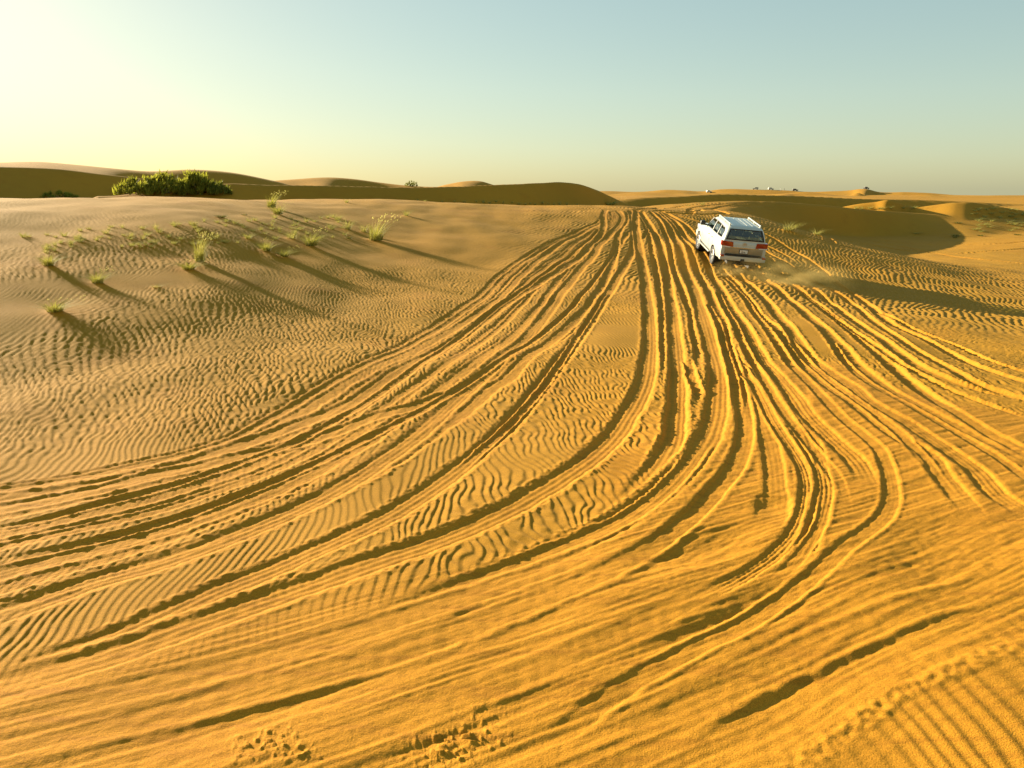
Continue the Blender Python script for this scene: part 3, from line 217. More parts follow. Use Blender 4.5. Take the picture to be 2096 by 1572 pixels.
TUFTS = [
 (-5.54, 32.33, 1.01, 1.27, 'tall', 'largest grass tuft, green base and tall feathery seed stalks, left of the tracks', ''),
 (-9.38, 15.95, 0.31, 0.72, 'green', 'low yellow-green grass tuft nearest the camera at the far left of the dune', ''),
 (-9.86, 18.63, 0.38, 0.58, 'green', 'yellow-green grass tuft on the rippled sand, second nearest on the left dune', ''),
 (-11.49, 19.52, 0.39, 0.59, 'green', 'small yellow-green grass tuft near the left edge, above the nearest one', ''),
 (-8.75, 22.11, 0.78, 0.65, 'tall', 'tall thin yellow-green grass tuft behind a lower tuft, middle of the left dune', ''),
 (-8.6, 20.95, 0.31, 0.76, 'green', 'low spreading grass tuft just in front of the tall thin one on the left dune', ''),
 (-7.94, 25.54, 0.45, 0.64, 'green', 'rounded green grass tuft at the left end of the row of four', ''),
 (-7.1, 27.96, 0.64, 0.94, 'green', 'widest grass tuft of the row of four, with a reddish smooth sand patch below it', ''),
 (-7.32, 25.39, 0.34, 0.66, 'green', 'lowest grass tuft of the row of four, in front of the others', ''),
 (-7.93, 28.61, 0.41, 0.74, 'straw', 'pale grass tuft at the back of the row of four', ''),
 (-8.89, 26.75, 0.3, 0.53, 'straw', 'small pale tuft left of the row of four on the left dune', ''),
 (-10.11, 34.59, 0.54, 0.9, 'green', 'green tuft near the dune top, under a taller straw one', ''),
 (-11.18, 37.27, 0.74, 0.92, 'tall', 'tall pale straw tuft highest up on the left dune crest', ''),
 (-10.99, 30.15, 0.24, 1.0, 'dark', 'low dark olive cushion of grass high on the left dune', ''),
 (-10.86, 32.43, 0.15, 0.47, 'dark', 'tiny dark tuft right of the low olive cushion', ''),
 (-8.57, 18.83, 0.13, 0.41, 'straw', 'tiny straw tuft with a long tail of smooth sand, mid left dune', ''),
 (-7.0, 33.93, 0.63, 0.74, 'straw', 'pale airy tuft just left of the largest grass tuft', ''),
 (-6.52, 31.71, 0.24, 0.45, 'dark', 'small dark green tuft at the foot of the pale airy one', ''),
 (-6.35, 34.12, 0.55, 0.61, 'straw', 'pale feathery tuft touching the back of the largest one', ''),
 (-5.43, 41.12, 0.48, 0.67, 'straw', 'pale tuft alone right of the largest grass tuft', ''),
 (-9.25, 44.93, 0.34, 0.46, 'straw', 'thin straw tuft on the dune brow above the largest tuft', ''),
 (13.16, 108.49, 1.16, 3.01, 'green', 'green bush of grass where the tracks reach the dune crest', ''),
 (19.12, 80.67, 0.48, 0.83, 'straw', 'small pale tuft on the saddle behind the tracks', ''),
 (17.5, 79.76, 0.3, 0.61, 'straw', 'tiny pale tuft left of another one on the saddle', ''),
 (16.74, 48.16, 0.76, 1.47, 'straw', 'wide yellow grass tuft on the dune edge right of the car', ''),
 (19.37, 50.48, 0.57, 1.01, 'straw', 'smaller yellow grass tuft on the dune edge beyond the wide one', ''),
 (54.91, 98.41, 0.84, 1.83, 'dark', 'dark scrub on a pale sand mound in the hollow on the right', ''),
 (60.03, 107.42, 0.52, 2.31, 'dark', 'flat dark scrub at the back of the hollow on the right', ''),
 (57.91, 98.27, 0.55, 1.43, 'dark', 'small dark scrub right of the one on the pale mound', ''),
 (62.65, 98.53, 0.62, 1.61, 'dark', 'dark scrub at the right edge of the hollow', ''),
 (54.06, 96.96, 0.47, 1.11, 'dark', 'tiny dark scrub in front of the pale sand mound', ''),
 (52.27, 102.84, 0.31, 1.59, 'straw', 'flat pale scrub at the rim of the shaded hollow', ''),
 (-9.42, 80.23, 0.35, 0.4, 'straw', 'small pale grass tuft in the row along the dune brow', 'small grass tufts along the dune brow'),
 (-5.45, 50.26, 0.16, 0.33, 'straw', 'small pale grass tuft in the row along the dune brow', 'small grass tufts along the dune brow'),
 (-7.11, 81.66, 0.28, 0.56, 'straw', 'small pale grass tuft in the row along the dune brow', 'small grass tufts along the dune brow'),
 (-5.93, 82.54, 0.27, 0.5, 'straw', 'small pale grass tuft in the row along the dune brow', 'small grass tufts along the dune brow'),
 (-4.96, 83.12, 0.39, 0.63, 'straw', 'small pale grass tuft in the row along the dune brow', 'small grass tufts along the dune brow'),
 (-3.74, 84.15, 0.33, 0.41, 'straw', 'small pale grass tuft in the row along the dune brow', 'small grass tufts along the dune brow'),
 (-2.99, 84.53, 0.52, 0.59, 'straw', 'small pale grass tuft in the row along the dune brow', 'small grass tufts along the dune brow'),
 (-2.33, 84.89, 0.37, 0.65, 'straw', 'small pale grass tuft in the row along the dune brow', 'small grass tufts along the dune brow'),
 (-1.72, 85.55, 0.35, 0.63, 'straw', 'small pale grass tuft in the row along the dune brow', 'small grass tufts along the dune brow'),
 (-0.94, 85.77, 0.39, 0.41, 'straw', 'small pale grass tuft in the row along the dune brow', 'small grass tufts along the dune brow'),
 (0.0, 86.5, 0.33, 0.48, 'straw', 'small pale grass tuft in the row along the dune brow', 'small grass tufts along the dune brow'),
 (0.74, 86.79, 0.33, 0.72, 'straw', 'small pale grass tuft in the row along the dune brow', 'small grass tufts along the dune brow'),
 (1.44, 87.32, 0.29, 0.53, 'straw', 'small pale grass tuft in the row along the dune brow', 'small grass tufts along the dune brow'),
 (1.98, 87.99, 0.29, 0.55, 'straw', 'small pale grass tuft in the row along the dune brow', 'small grass tufts along the dune brow'),
 (2.53, 88.44, 0.31, 0.62, 'straw', 'small pale grass tuft in the row along the dune brow', 'small grass tufts along the dune brow'),
 (3.39, 89.84, 0.45, 0.75, 'straw', 'small pale grass tuft in the row along the dune brow', 'small grass tufts along the dune brow'),
 (4.09, 90.78, 0.29, 0.43, 'straw', 'small pale grass tuft in the row along the dune brow', 'small grass tufts along the dune brow'),
 (4.75, 91.62, 0.3, 0.44, 'straw', 'small pale grass tuft in the row along the dune brow', 'small grass tufts along the dune brow'),
 (5.49, 92.81, 0.57, 0.58, 'straw', 'small pale grass tuft in the row along the dune brow', 'small grass tufts along the dune brow'),
 (6.45, 94.44, 0.49, 0.45, 'straw', 'small pale grass tuft in the row along the dune brow', 'small grass tufts along the dune brow'),
 (7.78, 96.75, 0.36, 0.68, 'straw', 'small pale grass tuft in the row along the dune brow', 'small grass tufts along the dune brow'),
 (-8.41, 37.52, 0.27, 0.49, 'straw', 'small sparse straw tuft in the pale grassy band on the upper left dune', 'sparse straw tufts on the upper left dune'),
 (-13.09, 23.22, 0.24, 0.43, 'straw', 'small sparse straw tuft in the pale grassy band on the upper left dune', 'sparse straw tufts on the upper left dune'),
 (-12.56, 21.77, 0.22, 0.24, 'straw', 'small sparse straw tuft in the pale grassy band on the upper left dune', 'sparse straw tufts on the upper left dune'),
 (-10.63, 28.79, 0.18, 0.41, 'straw', 'small sparse straw tuft in the pale grassy band on the upper left dune', 'sparse straw tufts on the upper left dune'),
 (-9.64, 25.39, 0.13, 0.29, 'straw', 'small sparse straw tuft in the pale grassy band on the upper left dune', 'sparse straw tufts on the upper left dune'),
 (-8.3, 31.39, 0.21, 0.36, 'straw', 'small sparse straw tuft in the pale grassy band on the upper left dune', 'sparse straw tufts on the upper left dune'),
 (-7.31, 34.28, 0.15, 0.51, 'straw', 'small sparse straw tuft in the pale grassy band on the upper left dune', 'sparse straw tufts on the upper left dune'),
 (-11.74, 24.01, 0.14, 0.3, 'straw', 'small sparse straw tuft in the pale grassy band on the upper left dune', 'sparse straw tufts on the upper left dune'),
 (-12.3, 25.14, 0.2, 0.24, 'straw', 'small sparse straw tuft in the pale grassy band on the upper left dune', 'sparse straw tufts on the upper left dune'),
 (-9.8, 33.04, 0.28, 0.5, 'straw', 'small sparse straw tuft in the pale grassy band on the upper left dune', 'sparse straw tufts on the upper left dune'),
 (-10.3, 24.6, 0.15, 0.37, 'straw', 'small sparse straw tuft in the pale grassy band on the upper left dune', 'sparse straw tufts on the upper left dune'),
 (-11.42, 25.53, 0.25, 0.31, 'straw', 'small sparse straw tuft in the pale grassy band on the upper left dune', 'sparse straw tufts on the upper left dune'),
 (-10.88, 23.08, 0.15, 0.34, 'straw', 'small sparse straw tuft in the pale grassy band on the upper left dune', 'sparse straw tufts on the upper left dune'),
 (-12.09, 21.71, 0.14, 0.2, 'straw', 'small sparse straw tuft in the pale grassy band on the upper left dune', 'sparse straw tufts on the upper left dune'),
 (-8.03, 36.97, 0.33, 0.61, 'straw', 'small sparse straw tuft in the pale grassy band on the upper left dune', 'sparse straw tufts on the upper left dune'),
 (-10.71, 28.88, 0.14, 0.29, 'straw', 'small sparse straw tuft in the pale grassy band on the upper left dune', 'sparse straw tufts on the upper left dune'),
 (-11.11, 23.94, 0.23, 0.28, 'straw', 'small sparse straw tuft in the pale grassy band on the upper left dune', 'sparse straw tufts on the upper left dune'),
 (-12.67, 22.29, 0.13, 0.21, 'straw', 'small sparse straw tuft in the pale grassy band on the upper left dune', 'sparse straw tufts on the upper left dune'),
 (-9.95, 25.25, 0.12, 0.31, 'straw', 'small sparse straw tuft in the pale grassy band on the upper left dune', 'sparse straw tufts on the upper left dune'),
 (-8.99, 27.08, 0.17, 0.44, 'straw', 'small sparse straw tuft in the pale grassy band on the upper left dune', 'sparse straw tufts on the upper left dune'),
 (-12.28, 22.04, 0.2, 0.38, 'straw', 'small sparse straw tuft in the pale grassy band on the upper left dune', 'sparse straw tufts on the upper left dune'),
 (-11.19, 26.77, 0.13, 0.35, 'straw', 'small sparse straw tuft in the pale grassy band on the upper left dune', 'sparse straw tufts on the upper left dune'),
 (-12.38, 22.31, 0.12, 0.37, 'straw', 'small sparse straw tuft in the pale grassy band on the upper left dune', 'sparse straw tufts on the upper left dune'),
 (-13.08, 24.6, 0.14, 0.32, 'straw', 'small sparse straw tuft in the pale grassy band on the upper left dune', 'sparse straw tufts on the upper left dune'),
 (-10.34, 26.4, 0.14, 0.33, 'straw', 'small sparse straw tuft in the pale grassy band on the upper left dune', 'sparse straw tufts on the upper left dune'),
 (-7.73, 33.64, 0.3, 0.27, 'straw', 'small sparse straw tuft in the pale grassy band on the upper left dune', 'sparse straw tufts on the upper left dune'),
 (-6.84, 32.48, 0.23, 0.4, 'straw', 'small sparse straw tuft in the pale grassy band on the upper left dune', 'sparse straw tufts on the upper left dune'),
 (-9.8, 24.36, 0.12, 0.34, 'straw', 'small sparse straw tuft in the pale grassy band on the upper left dune', 'sparse straw tufts on the upper left dune'),
 (-10.58, 26.53, 0.22, 0.39, 'straw', 'small sparse straw tuft in the pale grassy band on the upper left dune', 'sparse straw tufts on the upper left dune'),
 (-12.67, 21.67, 0.16, 0.3, 'straw', 'small sparse straw tuft in the pale grassy band on the upper left dune', 'sparse straw tufts on the upper left dune'),
 (-10.48, 29.24, 0.22, 0.33, 'straw', 'small sparse straw tuft in the pale grassy band on the upper left dune', 'sparse straw tufts on the upper left dune'),
 (-8.78, 34.07, 0.29, 0.49, 'straw', 'small sparse straw tuft in the pale grassy band on the upper left dune', 'sparse straw tufts on the upper left dune'),
 (-9.31, 25.48, 0.12, 0.35, 'straw', 'small sparse straw tuft in the pale grassy band on the upper left dune', 'sparse straw tufts on the upper left dune'),
 (-9.62, 26.03, 0.17, 0.22, 'straw', 'small sparse straw tuft in the pale grassy band on the upper left dune', 'sparse straw tufts on the upper left dune'),
 (-12.32, 22.48, 0.13, 0.21, 'straw', 'small sparse straw tuft in the pale grassy band on the upper left dune', 'sparse straw tufts on the upper left dune'),
 (-11.52, 24.11, 0.18, 0.21, 'straw', 'small sparse straw tuft in the pale grassy band on the upper left dune', 'sparse straw tufts on the upper left dune'),
 (-9.25, 30.75, 0.26, 0.24, 'straw', 'small sparse straw tuft in the pale grassy band on the upper left dune', 'sparse straw tufts on the upper left dune'),
 (-7.58, 33.46, 0.31, 0.55, 'straw', 'small sparse straw tuft in the pale grassy band on the upper left dune', 'sparse straw tufts on the upper left dune'),
 (-9.34, 33.77, 0.21, 0.33, 'straw', 'small sparse straw tuft in the pale grassy band on the upper left dune', 'sparse straw tufts on the upper left dune'),
 (-9.49, 31.76, 0.18, 0.28, 'straw', 'small sparse straw tuft in the pale grassy band on the upper left dune', 'sparse straw tufts on the upper left dune'),
 (-12.23, 21.14, 0.22, 0.26, 'straw', 'small sparse straw tuft in the pale grassy band on the upper left dune', 'sparse straw tufts on the upper left dune'),
 (-9.22, 29.2, 0.21, 0.33, 'straw', 'small sparse straw tuft in the pale grassy band on the upper left dune', 'sparse straw tufts on the upper left dune'),
 (-10.15, 28.23, 0.16, 0.36, 'straw', 'small sparse straw tuft in the pale grassy band on the upper left dune', 'sparse straw tufts on the upper left dune'),
 (-12.53, 23.03, 0.23, 0.2, 'straw', 'small sparse straw tuft in the pale grassy band on the upper left dune', 'sparse straw tufts on the upper left dune'),
 (-12.52, 21.4, 0.11, 0.24, 'straw', 'small sparse straw tuft in the pale grassy band on the upper left dune', 'sparse straw tufts on the upper left dune'),
 (-8.35, 30.98, 0.17, 0.26, 'straw', 'small sparse straw tuft in the pale grassy band on the upper left dune', 'sparse straw tufts on the upper left dune'),
 (-12.27, 24.03, 0.22, 0.43, 'straw', 'small sparse straw tuft in the pale grassy band on the upper left dune', 'sparse straw tufts on the upper left dune'),
 (-8.33, 28.0, 0.25, 0.44, 'straw', 'small sparse straw tuft in the pale grassy band on the upper left dune', 'sparse straw tufts on the upper left dune'),
 (-7.37, 30.5, 0.15, 0.32, 'straw', 'small sparse straw tuft in the pale grassy band on the upper left dune', 'sparse straw tufts on the upper left dune'),
 (-11.99, 22.89, 0.17, 0.27, 'straw', 'small sparse straw tuft in the pale grassy band on the upper left dune', 'sparse straw tufts on the upper left dune'),
 (-8.77, 31.87, 0.17, 0.33, 'straw', 'small sparse straw tuft in the pale grassy band on the upper left dune', 'sparse straw tufts on the upper left dune'),
 (-10.65, 24.58, 0.19, 0.3, 'straw', 'small sparse straw tuft in the pale grassy band on the upper left dune', 'sparse straw tufts on the upper left dune'),
 (-12.65, 23.07, 0.15, 0.24, 'straw', 'small sparse straw tuft in the pale grassy band on the upper left dune', 'sparse straw tufts on the upper left dune'),
 (-10.74, 27.01, 0.22, 0.39, 'straw', 'small sparse straw tuft in the pale grassy band on the upper left dune', 'sparse straw tufts on the upper left dune'),
 (-12.59, 22.09, 0.15, 0.29, 'straw', 'small sparse straw tuft in the pale grassy band on the upper left dune', 'sparse straw tufts on the upper left dune'),
 (-9.56, 25.64, 0.23, 0.38, 'straw', 'small sparse straw tuft in the pale grassy band on the upper left dune', 'sparse straw tufts on the upper left dune'),
 (-12.29, 22.82, 0.15, 0.2, 'straw', 'small sparse straw tuft in the pale grassy band on the upper left dune', 'sparse straw tufts on the upper left dune'),
 (-10.27, 26.01, 0.23, 0.29, 'straw', 'small sparse straw tuft in the pale grassy band on the upper left dune', 'sparse straw tufts on the upper left dune'),
 (-8.61, 31.08, 0.15, 0.44, 'straw', 'small sparse straw tuft in the pale grassy band on the upper left dune', 'sparse straw tufts on the upper left dune'),
 (-11.86, 23.37, 0.12, 0.2, 'straw', 'small sparse straw tuft in the pale grassy band on the upper left dune', 'sparse straw tufts on the upper left dune'),
 (-8.79, 36.68, 0.19, 0.34, 'straw', 'small sparse straw tuft in the pale grassy band on the upper left dune', 'sparse straw tufts on the upper left dune'),
 (-12.53, 21.29, 0.22, 0.33, 'straw', 'small sparse straw tuft in the pale grassy band on the upper left dune', 'sparse straw tufts on the upper left dune'),
 (-10.71, 23.18, 0.17, 0.22, 'straw', 'small sparse straw tuft in the pale grassy band on the upper left dune', 'sparse straw tufts on the upper left dune'),
 (-9.66, 28.69, 0.17, 0.31, 'straw', 'small sparse straw tuft in the pale grassy band on the upper left dune', 'sparse straw tufts on the upper left dune'),
 (-11.76, 25.33, 0.2, 0.42, 'straw', 'small sparse straw tuft in the pale grassy band on the upper left dune', 'sparse straw tufts on the upper left dune'),
 (-10.9, 28.25, 0.23, 0.23, 'straw', 'small sparse straw tuft in the pale grassy band on the upper left dune', 'sparse straw tufts on the upper left dune'),
 (-10.22, 23.95, 0.19, 0.4, 'straw', 'small sparse straw tuft in the pale grassy band on the upper left dune', 'sparse straw tufts on the upper left dune'),
 (-9.48, 30.61, 0.16, 0.37, 'straw', 'small sparse straw tuft in the pale grassy band on the upper left dune', 'sparse straw tufts on the upper left dune'),
 (-9.93, 29.15, 0.18, 0.43, 'straw', 'small sparse straw tuft in the pale grassy band on the upper left dune', 'sparse straw tufts on the upper left dune'),
 (-11.38, 23.65, 0.18, 0.41, 'straw', 'small sparse straw tuft in the pale grassy band on the upper left dune', 'sparse straw tufts on the upper left dune'),
 (-13.94, 22.66, 0.21, 0.36, 'straw', 'small sparse straw tuft in the pale grassy band on the upper left dune', 'sparse straw tufts on the upper left dune'),
 (-13.63, 23.29, 0.14, 0.33, 'straw', 'small sparse straw tuft in the pale grassy band on the upper left dune', 'sparse straw tufts on the upper left dune'),
 (-8.62, 34.8, 0.19, 0.48, 'straw', 'small sparse straw tuft in the pale grassy band on the upper left dune', 'sparse straw tufts on the upper left dune'),
 (-10.59, 23.52, 0.23, 0.4, 'straw', 'small sparse straw tuft in the pale grassy band on the upper left dune', 'sparse straw tufts on the upper left dune'),
 (-9.31, 28.51, 0.14, 0.44, 'straw', 'small sparse straw tuft in the pale grassy band on the upper left dune', 'sparse straw tufts on the upper left dune'),
 (-11.25, 24.49, 0.2, 0.43, 'straw', 'small sparse straw tuft in the pale grassy band on the upper left dune', 'sparse straw tufts on the upper left dune'),
 (-9.68, 24.53, 0.23, 0.22, 'straw', 'small sparse straw tuft in the pale grassy band on the upper left dune', 'sparse straw tufts on the upper left dune'),
 (-10.96, 22.86, 0.2, 0.41, 'straw', 'small sparse straw tuft in the pale grassy band on the upper left dune', 'sparse straw tufts on the upper left dune'),
 (-12.45, 22.68, 0.23, 0.32, 'straw', 'small sparse straw tuft in the pale grassy band on the upper left dune', 'sparse straw tufts on the upper left dune'),
 (-8.92, 25.76, 0.14, 0.22, 'straw', 'small sparse straw tuft in the pale grassy band on the upper left dune', 'sparse straw tufts on the upper left dune'),
 (-8.37, 31.17, 0.17, 0.48, 'straw', 'small sparse straw tuft in the pale grassy band on the upper left dune', 'sparse straw tufts on the upper left dune'),
 (-12.49, 24.66, 0.16, 0.22, 'straw', 'small sparse straw tuft in the pale grassy band on the upper left dune', 'sparse straw tufts on the upper left dune'),
 (-10.78, 23.58, 0.17, 0.41, 'straw', 'small sparse straw tuft in the pale grassy band on the upper left dune', 'sparse straw tufts on the upper left dune'),
 (-13.87, 22.8, 0.13, 0.33, 'straw', 'small sparse straw tuft in the pale grassy band on the upper left dune', 'sparse straw tufts on the upper left dune'),
 (-12.17, 22.38, 0.17, 0.32, 'straw', 'small sparse straw tuft in the pale grassy band on the upper left dune', 'sparse straw tufts on the upper left dune'),
 (-8.13, 29.8, 0.27, 0.27, 'straw', 'small sparse straw tuft in the pale grassy band on the upper left dune', 'sparse straw tufts on the upper left dune'),
 (-10.72, 22.85, 0.16, 0.25, 'straw', 'small sparse straw tuft in the pale grassy band on the upper left dune', 'sparse straw tufts on the upper left dune'),
 (-11.14, 26.3, 0.24, 0.37, 'straw', 'small sparse straw tuft in the pale grassy band on the upper left dune', 'sparse straw tufts on the upper left dune'),
 (-12.34, 20.92, 0.16, 0.24, 'straw', 'small sparse straw tuft in the pale grassy band on the upper left dune', 'sparse straw tufts on the upper left dune'),
 (-9.3, 25.07, 0.16, 0.2, 'straw', 'small sparse straw tuft in the pale grassy band on the upper left dune', 'sparse straw tufts on the upper left dune'),
 (-13.16, 24.25, 0.19, 0.28, 'straw', 'small sparse straw tuft in the pale grassy band on the upper left dune', 'sparse straw tufts on the upper left dune'),
 (-9.02, 33.54, 0.15, 0.4, 'straw', 'small sparse straw tuft in the pale grassy band on the upper left dune', 'sparse straw tufts on the upper left dune'),
 (-13.17, 22.92, 0.14, 0.24, 'straw', 'small sparse straw tuft in the pale grassy band on the upper left dune', 'sparse straw tufts on the upper left dune'),
 (-9.17, 25.42, 0.16, 0.35, 'straw', 'small sparse straw tuft in the pale grassy band on the upper left dune', 'sparse straw tufts on the upper left dune'),
 (-11.11, 22.55, 0.17, 0.19, 'straw', 'small sparse straw tuft in the pale grassy band on the upper left dune', 'sparse straw tufts on the upper left dune'),
 (-9.66, 30.69, 0.14, 0.25, 'straw', 'small sparse straw tuft in the pale grassy band on the upper left dune', 'sparse straw tufts on the upper left dune'),
 (-8.27, 30.13, 0.19, 0.39, 'straw', 'small sparse straw tuft in the pale grassy band on the upper left dune', 'sparse straw tufts on the upper left dune'),
 (-10.1, 30.64, 0.25, 0.44, 'straw', 'small sparse straw tuft in the pale grassy band on the upper left dune', 'sparse straw tufts on the upper left dune'),
 (-8.56, 37.08, 0.27, 0.45, 'straw', 'small sparse straw tuft in the pale grassy band on the upper left dune', 'sparse straw tufts on the upper left dune'),
 (-8.77, 32.32, 0.25, 0.51, 'straw', 'small sparse straw tuft in the pale grassy band on the upper left dune', 'sparse straw tufts on the upper left dune'),
 (-11.49, 23.92, 0.23, 0.21, 'straw', 'small sparse straw tuft in the pale grassy band on the upper left dune', 'sparse straw tufts on the upper left dune'),
 (-7.81, 35.86, 0.24, 0.37, 'straw', 'small sparse straw tuft in the pale grassy band on the upper left dune', 'sparse straw tufts on the upper left dune'),
 (-8.8, 30.12, 0.25, 0.26, 'straw', 'small sparse straw tuft in the pale grassy band on the upper left dune', 'sparse straw tufts on the upper left dune'),
 (-7.85, 30.43, 0.24, 0.3, 'straw', 'small sparse straw tuft in the pale grassy band on the upper left dune', 'sparse straw tufts on the upper left dune'),
 (-12.14, 23.43, 0.12, 0.42, 'straw', 'small sparse straw tuft in the pale grassy band on the upper left dune', 'sparse straw tufts on the upper left dune'),
 (-10.55, 23.09, 0.13, 0.33, 'straw', 'small sparse straw tuft in the pale grassy band on the upper left dune', 'sparse straw tufts on the upper left dune'),
 (-8.62, 29.54, 0.19, 0.24, 'straw', 'small sparse straw tuft in the pale grassy band on the upper left dune', 'sparse straw tufts on the upper left dune'),
 (-11.12, 25.07, 0.24, 0.44, 'straw', 'small sparse straw tuft in the pale grassy band on the upper left dune', 'sparse straw tufts on the upper left dune'),
 (-7.06, 31.21, 0.16, 0.25, 'straw', 'small sparse straw tuft in the pale grassy band on the upper left dune', 'sparse straw tufts on the upper left dune'),
 (-12.65, 25.16, 0.14, 0.35, 'straw', 'small sparse straw tuft in the pale grassy band on the upper left dune', 'sparse straw tufts on the upper left dune'),
 (-12.25, 22.55, 0.16, 0.25, 'straw', 'small sparse straw tuft in the pale grassy band on the upper left dune', 'sparse straw tufts on the upper left dune'),
 (-8.07, 36.72, 0.32, 0.46, 'straw', 'small sparse straw tuft in the pale grassy band on the upper left dune', 'sparse straw tufts on the upper left dune'),
 (-10.18, 29.28, 0.24, 0.47, 'straw', 'small sparse straw tuft in the pale grassy band on the upper left dune', 'sparse straw tufts on the upper left dune'),
 (-12.47, 22.93, 0.19, 0.3, 'straw', 'small sparse straw tuft in the pale grassy band on the upper left dune', 'sparse straw tufts on the upper left dune'),
 (-8.88, 28.53, 0.17, 0.4, 'straw', 'small sparse straw tuft in the pale grassy band on the upper left dune', 'sparse straw tufts on the upper left dune'),
 (-9.05, 29.94, 0.22, 0.41, 'straw', 'small sparse straw tuft in the pale grassy band on the upper left dune', 'sparse straw tufts on the upper left dune'),
 (-11.32, 26.61, 0.18, 0.41, 'straw', 'small sparse straw tuft in the pale grassy band on the upper left dune', 'sparse straw tufts on the upper left dune'),
 (-10.01, 31.11, 0.21, 0.41, 'straw', 'small sparse straw tuft in the pale grassy band on the upper left dune', 'sparse straw tufts on the upper left dune'),
 (-10.87, 27.03, 0.21, 0.4, 'straw', 'small sparse straw tuft in the pale grassy band on the upper left dune', 'sparse straw tufts on the upper left dune'),
 (-9.78, 24.25, 0.18, 0.2, 'straw', 'small sparse straw tuft in the pale grassy band on the upper left dune', 'sparse straw tufts on the upper left dune'),
 (50.58, 117.79, 0.57, 0.99, 'straw', 'pale tuft in the row at the foot of the small dark dune on the right', 'pale tufts at the foot of the small dark dune'),
 (51.08, 117.26, 0.57, 1.2, 'straw', 'pale tuft in the row at the foot of the small dark dune on the right', 'pale tufts at the foot of the small dark dune'),
 (52.19, 116.89, 0.48, 1.24, 'straw', 'pale tuft in the row at the foot of the small dark dune on the right', 'pale tufts at the foot of the small dark dune'),
 (53.15, 115.88, 0.53, 1.12, 'straw', 'pale tuft in the row at the foot of the small dark dune on the right', 'pale tufts at the foot of the small dark dune'),
 (53.38, 115.44, 0.52, 1.2, 'straw', 'pale tuft in the row at the foot of the small dark dune on the right', 'pale tufts at the foot of the small dark dune'),
 (54.61, 115.53, 0.61, 1.18, 'straw', 'pale tuft in the row at the foot of the small dark dune on the right', 'pale tufts at the foot of the small dark dune'),
 (57.84, 118.54, 0.56, 1.28, 'straw', 'pale tuft in the row at the foot of the small dark dune on the right', 'pale tufts at the foot of the small dark dune'),
 (60.08, 119.83, 0.6, 1.31, 'straw', 'pale tuft in the row at the foot of the small dark dune on the right', 'pale tufts at the foot of the small dark dune'),
 (75.82, 118.43, 0.54, 1.52, 'straw', 'small pale green scrub plant on the plain at the far right', 'pale scrub on the far right plain'),
 (75.27, 119.73, 0.42, 1.36, 'straw', 'small pale green scrub plant on the plain at the far right', 'pale scrub on the far right plain'),
 (73.29, 116.18, 0.3, 1.07, 'straw', 'small pale green scrub plant on the plain at the far right', 'pale scrub on the far right plain'),
 (67.12, 105.88, 0.42, 0.86, 'straw', 'small pale green scrub plant on the plain at the far right', 'pale scrub on the far right plain'),
 (66.74, 105.99, 0.34, 1.24, 'straw', 'small pale green scrub plant on the plain at the far right', 'pale scrub on the far right plain'),
 (69.35, 117.09, 0.5, 1.01, 'straw', 'small pale green scrub plant on the plain at the far right', 'pale scrub on the far right plain'),
 (59.83, 102.9, 0.28, 1.42, 'straw', 'small pale green scrub plant on the plain at the far right', 'pale scrub on the far right plain'),
 (74.41, 118.12, 0.41, 1.11, 'straw', 'small pale green scrub plant on the plain at the far right', 'pale scrub on the far right plain'),
 (64.99, 103.89, 0.45, 1.22, 'straw', 'small pale green scrub plant on the plain at the far right', 'pale scrub on the far right plain'),
 (70.8, 115.86, 0.49, 1.12, 'straw', 'small pale green scrub plant on the plain at the far right', 'pale scrub on the far right plain'),
 (63.35, 107.07, 0.33, 1.7, 'straw', 'small pale green scrub plant on the plain at the far right', 'pale scrub on the far right plain'),
 (73.82, 118.41, 0.3, 1.5, 'straw', 'small pale green scrub plant on the plain at the far right', 'pale scrub on the far right plain'),
 (64.38, 110.41, 0.43, 1.57, 'straw', 'small pale green scrub plant on the plain at the far right', 'pale scrub on the far right plain'),
 (66.35, 110.37, 0.5, 0.93, 'straw', 'small pale green scrub plant on the plain at the far right', 'pale scrub on the far right plain'),
 (63.08, 105.39, 0.35, 1.62, 'straw', 'small pale green scrub plant on the plain at the far right', 'pale scrub on the far right plain'),
 (66.35, 114.81, 0.38, 1.29, 'straw', 'small pale green scrub plant on the plain at the far right', 'pale scrub on the far right plain'),
 (69.73, 116.54, 0.42, 1.76, 'straw', 'small pale green scrub plant on the plain at the far right', 'pale scrub on the far right plain'),
 (70.69, 110.42, 0.35, 1.39, 'straw', 'small pale green scrub plant on the plain at the far right', 'pale scrub on the far right plain'),
 (67.49, 115.77, 0.51, 1.11, 'straw', 'small pale green scrub plant on the plain at the far right', 'pale scrub on the far right plain'),
 (61.33, 104.61, 0.29, 0.97, 'straw', 'small pale green scrub plant on the plain at the far right', 'pale scrub on the far right plain'),
 (60.55, 103.34, 0.43, 0.91, 'straw', 'small pale green scrub plant on the plain at the far right', 'pale scrub on the far right plain'),
 (59.72, 102.91, 0.29, 1.38, 'straw', 'small pale green scrub plant on the plain at the far right', 'pale scrub on the far right plain'),
 (68.8, 110.5, 0.41, 1.22, 'straw', 'small pale green scrub plant on the plain at the far right', 'pale scrub on the far right plain'),
 (64.22, 108.1, 0.31, 1.24, 'straw', 'small pale green scrub plant on the plain at the far right', 'pale scrub on the far right plain'),
 (67.74, 114.54, 0.53, 1.4, 'straw', 'small pale green scrub plant on the plain at the far right', 'pale scrub on the far right plain'),
 (67.73, 109.3, 0.27, 1.56, 'straw', 'small pale green scrub plant on the plain at the far right', 'pale scrub on the far right plain'),
 (68.87, 108.23, 0.41, 1.62, 'straw', 'small pale green scrub plant on the plain at the far right', 'pale scrub on the far right plain'),
